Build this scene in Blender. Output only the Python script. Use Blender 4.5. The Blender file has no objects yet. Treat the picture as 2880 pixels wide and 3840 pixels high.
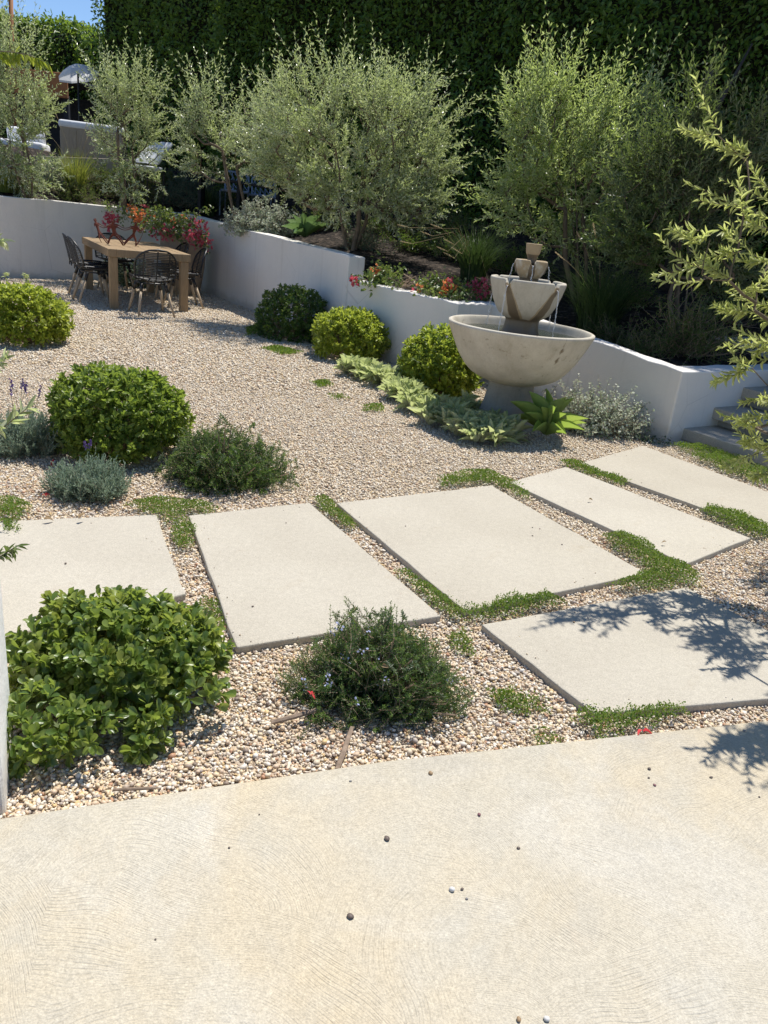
import bpy, bmesh, math, random
import numpy as np
from mathutils import Vector, Matrix

SC = bpy.context.scene
COL = SC.collection
RNG = np.random.default_rng(7)
PI = math.pi

# ------------------------------------------------------------------ camera model (used to survey the garden from the photograph)
F_PX, PITCH, ROLL, EYE = 2888.0, math.radians(20.7), math.radians(6.3), 1.5
FWD = np.array([0, math.cos(PITCH), -math.sin(PITCH)])
_r0 = np.array([1.0, 0, 0]); _u0 = np.cross(_r0, FWD)
RIGHT = math.cos(ROLL) * _r0 + math.sin(ROLL) * _u0
UP = np.cross(RIGHT, FWD)
KD = 2880 / 1659.0


def ray(x, y):
    return RIGHT * (x * KD - 1440) / F_PX + UP * (1920 - y * KD) / F_PX + FWD


def G(x, y, z=0.0):
    """point on the horizontal plane z seen at survey coordinates x, y"""
    d = ray(x, y)
    t = (z - EYE) / d[2]
    return np.array([d[0] * t, d[1] * t, z])


def D(x, y, depth):
    """point at a given distance in front of the camera"""
    d = ray(x, y)
    t = depth / d[1]
    return np.array([d[0] * t, depth, EYE + d[2] * t])


def nz(v):
    v = np.asarray(v, float)
    return v / np.maximum(np.linalg.norm(v, axis=-1, keepdims=True), 1e-9)


def wob(p, s, seed=0):
    """smooth pseudo noise in -1..1 for points (n,3)"""
    p = np.asarray(p, float) * s
    r = np.random.default_rng(seed)
    o = np.zeros(p.shape[:-1])
    for k in range(5):
        a = r.normal(size=3); b = r.uniform(0, 6.28); f = 1 + .55 * k
        o += np.sin(p @ (nz(a) * f) * 2 + b) / (1 + .35 * k)
    return o / 2.6


# ------------------------------------------------------------------ mesh collecting
class M:
    def __init__(self):
        self.v = []; self.f = []; self.n = 0

    def add(self, v, faces, mi=0):
        """v (n,3); faces (m,k) int"""
        v = np.asarray(v, np.float32).reshape(-1, 3); faces = np.asarray(faces, np.int32)
        if faces.size:
            self.f.append((faces + self.n, mi))
        self.v.append(v); self.n += len(v)
        return self

    def inst(self, tpl, pos, axis, normal, L, W, mi=0):
        tv, tf = tpl
        pos = np.asarray(pos, float).reshape(-1, 3); N = len(pos)
        if not N: return self
        a = nz(axis); n = np.asarray(normal, float)
        s = nz(np.cross(n, a)); n = np.cross(a, s)
        L = np.broadcast_to(np.asarray(L, float), (N,)); W = np.broadcast_to(np.asarray(W, float), (N,))
        k = len(tv)
        v = (pos[:, None] + a[:, None] * (tv[None, :, 0:1] * L[:, None, None]) + s[:, None] * (tv[None, :, 1:2] * W[:, None, None])
             + n[:, None] * (tv[None, :, 2:3] * L[:, None, None]))
        f = (np.asarray(tf)[None] + (np.arange(N) * k)[:, None, None]).reshape(-1, len(tf[0]))
        return self.add(v.reshape(-1, 3), f, mi)

    def tube(self, pts, rad, seg=6, mi=0, cap=True):
        pts = np.asarray(pts, float); n = len(pts)
        rad = np.broadcast_to(np.asarray(rad, float), (n,))
        t = nz(np.gradient(pts, axis=0))
        ref = np.array([0, 0, 1.0]) if abs(t[0][2]) < .9 else np.array([1.0, 0, 0])
        u = nz(np.cross(ref, t[0])); ring = []
        for i in range(n):
            u = nz(u - t[i] * (u @ t[i])); w = np.cross(t[i], u)
            an = np.arange(seg) * 2 * PI / seg
            ring.append(pts[i] + rad[i] * (np.cos(an)[:, None] * u + np.sin(an)[:, None] * w))
        v = np.concatenate(ring); j = np.arange(seg); f = []
        for i in range(n - 1):
            f.append(np.stack([i * seg + j, i * seg + (j + 1) % seg, (i + 1) * seg + (j + 1) % seg, (i + 1) * seg + j], 1))
        base = self.n
        self.add(v, np.concatenate(f), mi)
        if cap:
            self.f.append(((np.arange(seg)[::-1][None] + base).astype(np.int32), mi))
            self.f.append(((np.arange(seg)[None] + base + (n - 1) * seg).astype(np.int32), mi))
        return self

    def bm(self, bm, mi=0):
        bm.verts.index_update()
        v = np.array([q.co[:] for q in bm.verts]).reshape(-1, 3)
        base = self.n
        self.v.append(v.astype(np.float32)); self.n += len(v)
        for f in bm.faces:
            self.f.append((np.array([[q.index + base for q in f.verts]], np.int32), mi))
        bm.free()
        return self

    def box(self, c, ax, size, bev=.004, mi=0, seg=1):
        """chamfered box: centre, 3 axes (rows), full size"""
        b = bmesh.new()
        bmesh.ops.create_cube(b, size=1)
        A = np.asarray(ax, float)
        for q in b.verts:
            q.co = Vector(np.array(q.co) * np.array(size))
        if bev:
            bmesh.ops.bevel(b, geom=list(b.edges), offset=bev, segments=seg, profile=.5, affect='EDGES')
        for q in b.verts:
            q.co = Vector(np.asarray(c) + np.array(q.co) @ A)
        return self.bm(b, mi)

    def lathe(self, prof, seg=64, fn=None, mi=0):
        """prof: list of (r, z); fn(r, z, ang) -> r, z"""
        an = np.arange(seg) * 2 * PI / seg
        rows = []
        for i, (r, z) in enumerate(prof):
            rr = np.full(seg, float(r)); zz = np.full(seg, float(z))
            if fn is not None: rr, zz = fn(i, rr, zz, an)
            rows.append(np.stack([rr * np.cos(an), rr * np.sin(an), zz], 1))
        v = np.concatenate(rows); j = np.arange(seg); f = []
        for i in range(len(prof) - 1):
            f.append(np.stack([i * seg + j, i * seg + (j + 1) % seg, (i + 1) * seg + (j + 1) % seg, (i + 1) * seg + j], 1))
        return self.add(v, np.concatenate(f), mi)

    def build(self, name, mats, parent=None, smooth=False, origin=None, local=False):
        me = bpy.data.meshes.new(name)
        v = np.concatenate(self.v).astype(np.float32)
        if parent is not None:
            v = v - np.array(WORLD_LOC.get(parent.name, (0, 0, 0)), np.float32)
        elif origin is not None and not local:
            v = v - np.asarray(origin, np.float32)
        tot = np.concatenate([np.full(len(f), f.shape[1], np.int32) for f, _ in self.f])
        li = np.concatenate([f.ravel() for f, _ in self.f]).astype(np.int32)
        mi = np.concatenate([np.full(len(f), m, np.int32) for f, m in self.f])
        st = np.concatenate([[0], np.cumsum(tot)[:-1]]).astype(np.int32)
        me.vertices.add(len(v)); me.vertices.foreach_set('co', v.ravel())
        me.loops.add(len(li)); me.loops.foreach_set('vertex_index', li)
        me.polygons.add(len(tot)); me.polygons.foreach_set('loop_start', st)
        me.polygons.foreach_set('material_index', mi)
        me.polygons.foreach_set('use_smooth', np.full(len(tot), bool(smooth)))
        if not isinstance(mats, (list, tuple)): mats = [mats]
        for m in mats: me.materials.append(m)
        me.update(calc_edges=True)
        o = bpy.data.objects.new(name, me); COL.objects.link(o)
        if parent is not None: o.parent = parent
        elif origin is not None: o.location = origin
        WORLD_LOC[o.name] = tuple(WORLD_LOC.get(parent.name, (0, 0, 0))) if parent is not None else tuple(origin) if origin is not None else (0, 0, 0)
        return o


WORLD_LOC = {}


def tag(o, label=None, cat=None, group=None, kind=None):
    if label: o['label'] = label
    if cat: o['category'] = cat
    if group: o['group'] = group
    if kind: o['kind'] = kind
    return o


def thing(name, label, cat, loc=(0, 0, 0), group=None):
    o = bpy.data.objects.new(name, None); COL.objects.link(o)
    o.location = [float(q) for q in loc]; o.empty_display_size = .1
    WORLD_LOC[o.name] = tuple(float(q) for q in loc)
    return tag(o, label, cat, group)


def dup(root, loc, rotz, label, group=None, scale=1.0):
    """a copy of a thing with copies of its parts and sub-parts"""
    r = root.copy(); COL.objects.link(r)
    r.location = [float(q) for q in loc]; r.rotation_euler = (0, 0, rotz); r.scale = (scale,) * 3
    r['label'] = label
    if group: r['group'] = group
    for ch in list(root.children):
        c = ch.copy(); COL.objects.link(c); c.parent = r
        for g in list(ch.children):
            d = g.copy(); COL.objects.link(d); d.parent = c
    return r


# ------------------------------------------------------------------ materials
class N:
    def __init__(self, name):
        self.m = bpy.data.materials.new(name); self.m.use_nodes = True
        self.t = self.m.node_tree; self.t.nodes.clear()
        self.out = self.t.nodes.new('ShaderNodeOutputMaterial')

    def new(self, ty, **kw):
        n = self.t.nodes.new(ty)
        for k, v in kw.items():
            if k in n.inputs.keys(): self.set(n.inputs[k], v)
            else: setattr(n, k, v)
        return n

    def set(self, sock, v):
        if isinstance(v, bpy.types.NodeSocket): self.t.links.new(v, sock)
        else: sock.default_value = v

    def coord(self, obj=True):
        return self.new('ShaderNodeTexCoord').outputs['Object' if obj else 'Generated']

    def noise(self, scale, detail=3, rough=.55, vec=None, dist=0):
        n = self.new('ShaderNodeTexNoise'); n.inputs['Scale'].default_value = scale; n.inputs['Detail'].default_value = detail
        n.inputs['Roughness'].default_value = rough; n.inputs['Distortion'].default_value = dist
        if vec is not None: self.t.links.new(vec, n.inputs['Vector'])
        return n.outputs['Fac']

    def ramp(self, fac, stops, interp='LINEAR'):
        n = self.new('ShaderNodeValToRGB'); self.t.links.new(fac, n.inputs['Fac'])
        e = n.color_ramp.elements; n.color_ramp.interpolation = interp
        while len(e) < len(stops): e.new(.5)
        for i, (p, c) in enumerate(stops):
            e[i].position = p
            e[i].color = (c, c, c, 1) if not isinstance(c, (tuple, list)) else (c[0], c[1], c[2], 1)
        return n.outputs['Color']

    def mix(self, fac, a, b, blend='MIX'):
        n = self.new('ShaderNodeMix', data_type='RGBA', blend_type=blend)
        self.set(n.inputs[0], fac)
        for s, v in ((n.inputs[6], a), (n.inputs[7], b)):
            if isinstance(v, (tuple, list)) and len(v) == 3: v = (*v, 1)
            self.set(s, v)
        return n.outputs[2]

    def math(self, op, a, b=0.0, c=None):
        n = self.new('ShaderNodeMath', operation=op)
        self.set(n.inputs[0], a); self.set(n.inputs[1], b)
        if c is not None: self.set(n.inputs[2], c)
        return n.outputs[0]

    def mapr(self, v, a, b, c, d):
        n = self.new('ShaderNodeMapRange'); self.set(n.inputs[0], v)
        for i, q in enumerate((a, b, c, d)): n.inputs[i + 1].default_value = q
        return n.outputs[0]

    def bump(self, h, strength=.4, dist=.01, normal=None):
        n = self.new('ShaderNodeBump'); n.inputs['Strength'].default_value = strength; n.inputs['Distance'].default_value = dist
        self.t.links.new(h, n.inputs['Height'])
        if normal is not None: self.t.links.new(normal, n.inputs['Normal'])
        return n.outputs['Normal']

    def pbr(self, color, rough=.6, normal=None, spec=.4, **kw):
        n = self.new('ShaderNodeBsdfPrincipled')
        if isinstance(color, (tuple, list)) and len(color) == 3: color = (*color, 1)
        self.set(n.inputs['Base Color'], color); self.set(n.inputs['Roughness'], rough)
        n.inputs['Specular IOR Level'].default_value = spec
        if normal is not None: self.t.links.new(normal, n.inputs['Normal'])
        for k, v in kw.items(): self.set(n.inputs[k.replace('_', ' ')], v)
        return n.outputs[0]

    def done(self, sh):
        self.t.links.new(sh, self.out.inputs['Surface']); return self.m


def leaf_mat(name, cols, trans=None, tfac=.35, rough=.45, spec=.35, under=None, patch=None):
    """cols: ramp of leaf colours picked per leaf; trans: colour seen through the leaf"""
    n = N(name)
    geo = n.new('ShaderNodeNewGeometry')
    rnd = geo.outputs['Random Per Island']
    c = n.ramp(rnd, [(i / max(1, len(cols) - 1), q) for i, q in enumerate(cols)])
    if patch is not None:
        f = n.ramp(n.noise(patch[1], 2, .5, n.coord()), [(.48, 0), (.62, 1)])
        c = n.mix(n.math('MULTIPLY', f, .75), c, patch[0])
    top = c
    if under is not None: c = n.mix(geo.outputs['Backfacing'], c, under)
    p = n.pbr(c, rough, None, spec)
    if tfac <= 0: return n.done(p)
    tr = n.new('ShaderNodeBsdfTranslucent')
    n.set(tr.inputs['Color'], n.mix(.6, top, trans if trans else (.2, .3, .05)))
    mx = n.new('ShaderNodeMixShader'); mx.inputs[0].default_value = tfac
    n.t.links.new(p, mx.inputs[1]); n.t.links.new(tr.outputs[0], mx.inputs[2])
    return n.done(mx.outputs[0])


def plain(name, col, rough=.6, var=.25, scale=12, bump=.0, spec=.35, metallic=0.0, fine=90):
    n = N(name); co = n.coord()
    f = n.noise(scale, 5, .6, co)
    lo = tuple(q * (1 - var) for q in col); hi = tuple(min(1, q * (1 + var)) for q in col)
    c = n.ramp(f, [(.3, lo), (.7, hi)])
    nb = n.bump(n.noise(fine, 4, .6, co), bump, .004) if bump else None
    return n.done(n.pbr(c, rough, nb, spec, Metallic=metallic))


def gravel_cols():
    return [(0.0, (.66, .56, .42)), (.18, (.56, .42, .27)), (.28, (.76, .70, .59)), (.46, (.60, .46, .33)), (.56, (.40, .33, .26)),
            (.61, (.72, .58, .38)), (.72, (.42, .37, .32)), (.79, (.82, .78, .69)), (.88, (.44, .24, .14)), (.92, (.70, .50, .24)), (.95, (.18, .145, .12))]


def m_pebble(name='pebble_stone', mute=0.0):
    n = N(name)
    geo = n.new('ShaderNodeNewGeometry')
    c = n.ramp(geo.outputs['Random Per Island'], gravel_cols(), 'CONSTANT')
    if mute: c = n.mix(mute, c, (.63, .52, .38))
    else: c = n.mix(.20, c, (.40, .28, .20))
    f = n.noise(260, 3, .6, n.coord())
    c = n.mix(.5, c, n.ramp(f, [(.3, .35), (.7, .75)]), 'OVERLAY')
    return n.done(n.pbr(c, .55, None, .35))


def m_gravel_ground():
    n = N('gravel_bed'); co = n.coord()
    v = n.new('ShaderNodeTexVoronoi'); v.inputs['Scale'].default_value = 85; n.t.links.new(co, v.inputs['Vector'])
    sep = n.new('ShaderNodeSeparateColor'); n.t.links.new(v.outputs['Color'], sep.inputs[0])
    c = n.ramp(sep.outputs[0], gravel_cols(), 'CONSTANT')
    c = n.mix(.35, c, (.34, .25, .15))
    h = n.math('SUBTRACT', 1.0, v.outputs['Distance'])
    return n.done(n.pbr(c, .8, n.bump(h, .8, .006), .2))


def m_slab():
    n = N('sanded_concrete'); co = n.coord()
    big = n.noise(1.6, 5, .6, co); fine = n.noise(320, 2, .6, co); mid = n.noise(38, 4, .65, co)
    c = n.ramp(big, [(.3, (.42, .385, .32)), (.7, (.48, .445, .375))])
    grn = n.noise(135, 3, .75, co)
    c = n.mix(.34, c, n.ramp(grn, [(.32, .28), (.68, .72)]), 'OVERLAY')
    c = n.mix(.45, c, n.ramp(fine, [(.3, .25), (.72, .75)]), 'OVERLAY')
    c = n.mix(.30, c, n.ramp(mid, [(.3, .38), (.7, .62)]), 'OVERLAY')
    st = n.ramp(n.noise(3.1, 6, .7, co, .6), [(.60, 0), (.72, 1)])
    c = n.mix(n.math('MULTIPLY', st, .38), c, (.36, .30, .22))
    oi = n.new('ShaderNodeObjectInfo')
    c = n.mix(1.0, c, n.ramp(oi.outputs['Random'], [(0, (.93, .92, .90)), (1, (1.0, 1.0, 1.0))]), 'MULTIPLY')
    spk = n.ramp(n.noise(150, 2, .5, co), [(.66, 0), (.72, 1)])
    c = n.mix(n.math('MULTIPLY', spk, .30), c, (.20, .17, .13))
    return n.done(n.pbr(c, .85, n.bump(fine, .35, .002), .25))


def m_patio():
    n = N('swirled_concrete'); co = n.coord()
    # sweeping float marks: rings around scattered centres, broken up by noise
    warp = n.new('ShaderNodeVectorMath', operation='ADD')
    nt = n.new('ShaderNodeTexNoise'); nt.inputs['Scale'].default_value = 2.2; nt.inputs['Detail'].default_value = 2; n.t.links.new(co, nt.inputs['Vector'])
    sc = n.new('ShaderNodeVectorMath', operation='MULTIPLY_ADD'); n.t.links.new(nt.outputs['Color'], sc.inputs[0])
    sc.inputs[1].default_value = (.22, .22, 0); sc.inputs[2].default_value = (-.11, -.11, 0)
    n.t.links.new(co, warp.inputs[0]); n.t.links.new(sc.outputs[0], warp.inputs[1])
    flat = n.new('ShaderNodeVectorMath', operation='MULTIPLY'); n.t.links.new(warp.outputs[0], flat.inputs[0]); flat.inputs[1].default_value = (1, 1, 0)
    heights = []
    for (S, off, fr) in ((1.5, (.13, .37, 0), 760.0), (1.15, (.71, .22, 0), 640.0)):
        ad = n.new('ShaderNodeVectorMath', operation='ADD'); n.t.links.new(flat.outputs[0], ad.inputs[0]); ad.inputs[1].default_value = off
        v = n.new('ShaderNodeTexVoronoi', feature='SMOOTH_F1' if False else 'F1'); v.inputs['Scale'].default_value = S
        n.t.links.new(ad.outputs[0], v.inputs['Vector'])
        # distance to a point well outside the cell centre gives arcs rather than full circles
        sub = n.new('ShaderNodeVectorMath', operation='SUBTRACT'); n.t.links.new(ad.outputs[0], sub.inputs[0]); n.t.links.new(v.outputs['Position'], sub.inputs[1])
        jit = n.new('ShaderNodeVectorMath', operation='MULTIPLY_ADD'); n.t.links.new(v.outputs['Color'], jit.inputs[0])
        jit.inputs[1].default_value = (.7, .45, 0); jit.inputs[2].default_value = (-.35, .38, 0)
        s2 = n.new('ShaderNodeVectorMath', operation='ADD'); n.t.links.new(sub.outputs[0], s2.inputs[0]); n.t.links.new(jit.outputs[0], s2.inputs[1])
        ln = n.new('ShaderNodeVectorMath', operation='LENGTH'); n.t.links.new(s2.outputs[0], ln.inputs[0])
        ph = n.math('ADD', n.math('MULTIPLY', ln.outputs['Value'], fr), n.math('MULTIPLY', n.noise(2.6, 3, .6, co), 11.0))
        wv = n.math('SINE', ph)
        brk = n.math('MULTIPLY', n.ramp(n.noise(15, 5, .75, co), [(.40, 0), (.66, 1)]), n.ramp(n.noise(2.6, 3, .6, co), [(.34, .10), (.66, 1)]))
        fine_ = n.math('MULTIPLY', n.math('POWER', n.math('MULTIPLY_ADD', n.math('SINE', n.math('MULTIPLY', ph, 1.73)), .5, .5), 3.0), .35)
        heights.append(n.math('ADD', n.math('MULTIPLY', n.math('POWER', n.math('MULTIPLY_ADD', wv, .5, .5), 6.0), brk), n.math('MULTIPLY', fine_, n.ramp(n.noise(40, 3, .7, co), [(.40, 0), (.6, 1)]))))
    sel = n.ramp(n.noise(1.3, 2, .5, co), [(.44, 0), (.54, 1)])
    h = n.mix(sel, heights[0], heights[1])
    grain = n.noise(240, 4, .7, co)
    pit = n.noise(95, 3, .7, co)
    hh = n.math('ADD', n.math('ADD', n.math('MULTIPLY', h, -1.0), n.math('MULTIPLY', grain, .6)), n.math('MULTIPLY', pit, .8))
    big = n.noise(1.5, 4, .6, co)
    c = n.ramp(big, [(.30, (.45, .42, .35)), (.5, (.48, .435, .345)), (.7, (.41, .385, .33))])
    ochre = n.ramp(n.noise(1.15, 5, .65, co, .5), [(.46, 0), (.74, 1)])
    c = n.mix(n.math('MULTIPLY', ochre, .75), c, (.55, .43, .25))
    rust = n.ramp(n.noise(2.6, 5, .6, co, .3), [(.68, 0), (.76, 1)])
    c = n.mix(n.math('MULTIPLY', rust, .25), c, (.44, .27, .15))
    pale = n.ramp(n.noise(2.0, 5, .6, co, .8), [(.50, 0), (.82, 1)])
    c = n.mix(n.math('MULTIPLY', pale, .5), c, (.57, .555, .51))
    c = n.mix(.48, c, n.ramp(grain, [(.3, .26), (.7, .74)]), 'OVERLAY')
    c = n.mix(.25, c, n.ramp(pit, [(.3, .32), (.7, .68)]), 'OVERLAY')
    dk = n.ramp(n.noise(120, 2, .5, co), [(.67, 0), (.73, 1)])
    c = n.mix(n.math('MULTIPLY', dk, .35), c, (.24, .19, .13))
    c = n.mix(n.math('MULTIPLY', h, .24), c, (.20, .17, .12))
    return n.done(n.pbr(c, .85, n.bump(hh, .55, .004), .2))


def m_stucco(name='white_stucco', base=(.79, .755, .70)):
    n = N(name); co = n.coord()
    big = n.noise(1.2, 5, .6, co); mid = n.noise(9, 5, .65, co); fine = n.noise(70, 4, .6, co)
    lo = tuple(q * .90 for q in base)
    c = n.ramp(big, [(.3, lo), (.7, base)])
    st = n.ramp(n.noise(2.7, 6, .72, co, .5), [(.60, 0), (.70, 1)])
    blot = n.ramp(n.noise(21, 3, .6, co), [(.55, 0), (.62, 1)])
    c = n.mix(n.math('MULTIPLY', n.math('MULTIPLY', st, blot), .30), c, (.45, .44, .42))
    # rain streaks under the top edge
    mp = n.new('ShaderNodeMapping'); mp.inputs['Scale'].default_value = (7, 7, .35); n.t.links.new(co, mp.inputs['Vector'])
    stk = n.ramp(n.noise(1.6, 4, .6, mp.outputs[0]), [(.58, 0), (.75, 1)])
    c = n.mix(n.math('MULTIPLY', stk, .30), c, (.50, .47, .42))
    sp_ = n.new('ShaderNodeSeparateXYZ'); n.t.links.new(co, sp_.inputs[0])
    sx_ = n.math('SUBTRACT', n.math('MULTIPLY', n.noise(6, 5, .7, co), .28), sp_.outputs['Z'])
    c = n.mix(n.math('MULTIPLY', n.ramp(sx_, [(.0, 0), (.09, 1)]), .45), c, (.46, .39, .30))
    crk = n.new('ShaderNodeTexVoronoi', feature='DISTANCE_TO_EDGE'); crk.inputs['Scale'].default_value = .9; n.t.links.new(co, crk.inputs['Vector'])
    cm_ = n.math('MULTIPLY', n.ramp(crk.outputs['Distance'], [(.0, 1), (.004, 0)]), n.ramp(n.noise(1.1, 2, .5, co), [(.52, 0), (.6, 1)]))
    c = n.mix(n.math('MULTIPLY', cm_, .35), c, (.40, .38, .35))
    h = n.math('ADD', n.math('MULTIPLY', mid, .8), n.math('MULTIPLY', fine, .25))
    return n.done(n.pbr(c, .9, n.bump(h, .5, .016), .15))


def m_caststone(name='weathered_cast_stone', k=1.0):
    n = N(name); co = n.coord()
    big = n.noise(4.5, 6, .65, co); fine = n.noise(85, 5, .7, co)
    c = n.ramp(big, [(.28, (.41, .375, .30)), (.5, (.50, .46, .38)), (.75, (.58, .545, .46))])
    mp = n.new('ShaderNodeMapping'); mp.inputs['Scale'].default_value = (9, 9, .9); n.t.links.new(co, mp.inputs['Vector'])
    stk = n.ramp(n.noise(2.2, 5, .65, mp.outputs[0]), [(.52, 0), (.72, 1)])
    c = n.mix(n.math('MULTIPLY', stk, .35), c, (.31, .26, .19))
    if k != 1.0: c = n.mix(1.0, c, (k, k * .98, k * .95), 'MULTIPLY')  # darker copy for the foot: shade under the bowl put into the colour
    pits = n.ramp(n.noise(34, 2, .5, co), [(.70, 0), (.76, 1)])
    c = n.mix(n.math('MULTIPLY', pits, .6), c, (.20, .17, .13))
    at = n.new('ShaderNodeAttribute'); at.attribute_name = 'stain'
    sep = n.new('ShaderNodeSeparateColor'); n.t.links.new(at.outputs['Color'], sep.inputs[0])
    edge = n.math('MULTIPLY', n.noise(15, 4, .6, co), .9)
    wet = n.ramp(n.math('SUBTRACT', n.math('MULTIPLY', sep.outputs[0], 1.6), edge), [(.12, 0), (.28, 1)])
    c = n.mix(n.math('MULTIPLY', wet, .85), c, (.105, .068, .032))
    och = n.ramp(n.math('SUBTRACT', n.math('MULTIPLY', sep.outputs[1], 1.5), edge), [(.12, 0), (.32, 1)])
    c = n.mix(n.math('MULTIPLY', n.math('MULTIPLY', och, .65), n.math('SUBTRACT', 1.0, wet)), c, (.33, .215, .085))
    c = n.mix(.25, c, n.ramp(fine, [(.3, .35), (.7, .65)]), 'OVERLAY')
    hh = n.math('ADD', n.math('MULTIPLY', fine, .5), n.math('MULTIPLY', pits, -1.0))
    return n.done(n.pbr(c, n.mapr(wet, 0, 1, .85, .35), n.bump(hh, .35, .004), .3))


def m_water():
    n = N('fountain_water'); co = n.coord()
    h = n.math('ADD', n.noise(34, 4, .6, co, .4), n.math('MULTIPLY', n.noise(90, 3, .6, co), .5))
    return n.done(n.pbr((.035, .042, .03), .04, n.bump(h, .55, .012), .6, IOR=1.33))


def m_clearwater():
    n = N('falling_water')
    p = n.pbr((.95, .97, 1.0), .08, None, .8, IOR=1.33, Transmission_Weight=.45)
    return n.done(p)


def m_wood(name, c1, c2, scale=3.0, rough=.6):
    n = N(name); co = n.coord()
    mp = n.new('ShaderNodeMapping'); mp.inputs['Scale'].default_value = (30, 30, 2.2); n.t.links.new(co, mp.inputs['Vector'])
    g = n.noise(scale, 5, .65, mp.outputs[0], .6)
    c = n.ramp(g, [(.3, c1), (.7, c2)])
    return n.done(n.pbr(c, rough, n.bump(g, .2, .003), .25))


def m_soil():
    n = N('bark_mulch'); co = n.coord()
    v = n.new('ShaderNodeTexVoronoi'); v.inputs['Scale'].default_value = 24; n.t.links.new(co, v.inputs['Vector'])
    sep = n.new('ShaderNodeSeparateColor'); n.t.links.new(v.outputs['Color'], sep.inputs[0])
    c = n.ramp(sep.outputs[0], [(0, (.012, .009, .007)), (.5, (.022, .016, .012)), (.85, (.05, .037, .028)), (1, (.11, .085, .065))])
    return n.done(n.pbr(c, .9, n.bump(v.outputs['Distance'], .8, .03), .2))


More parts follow.
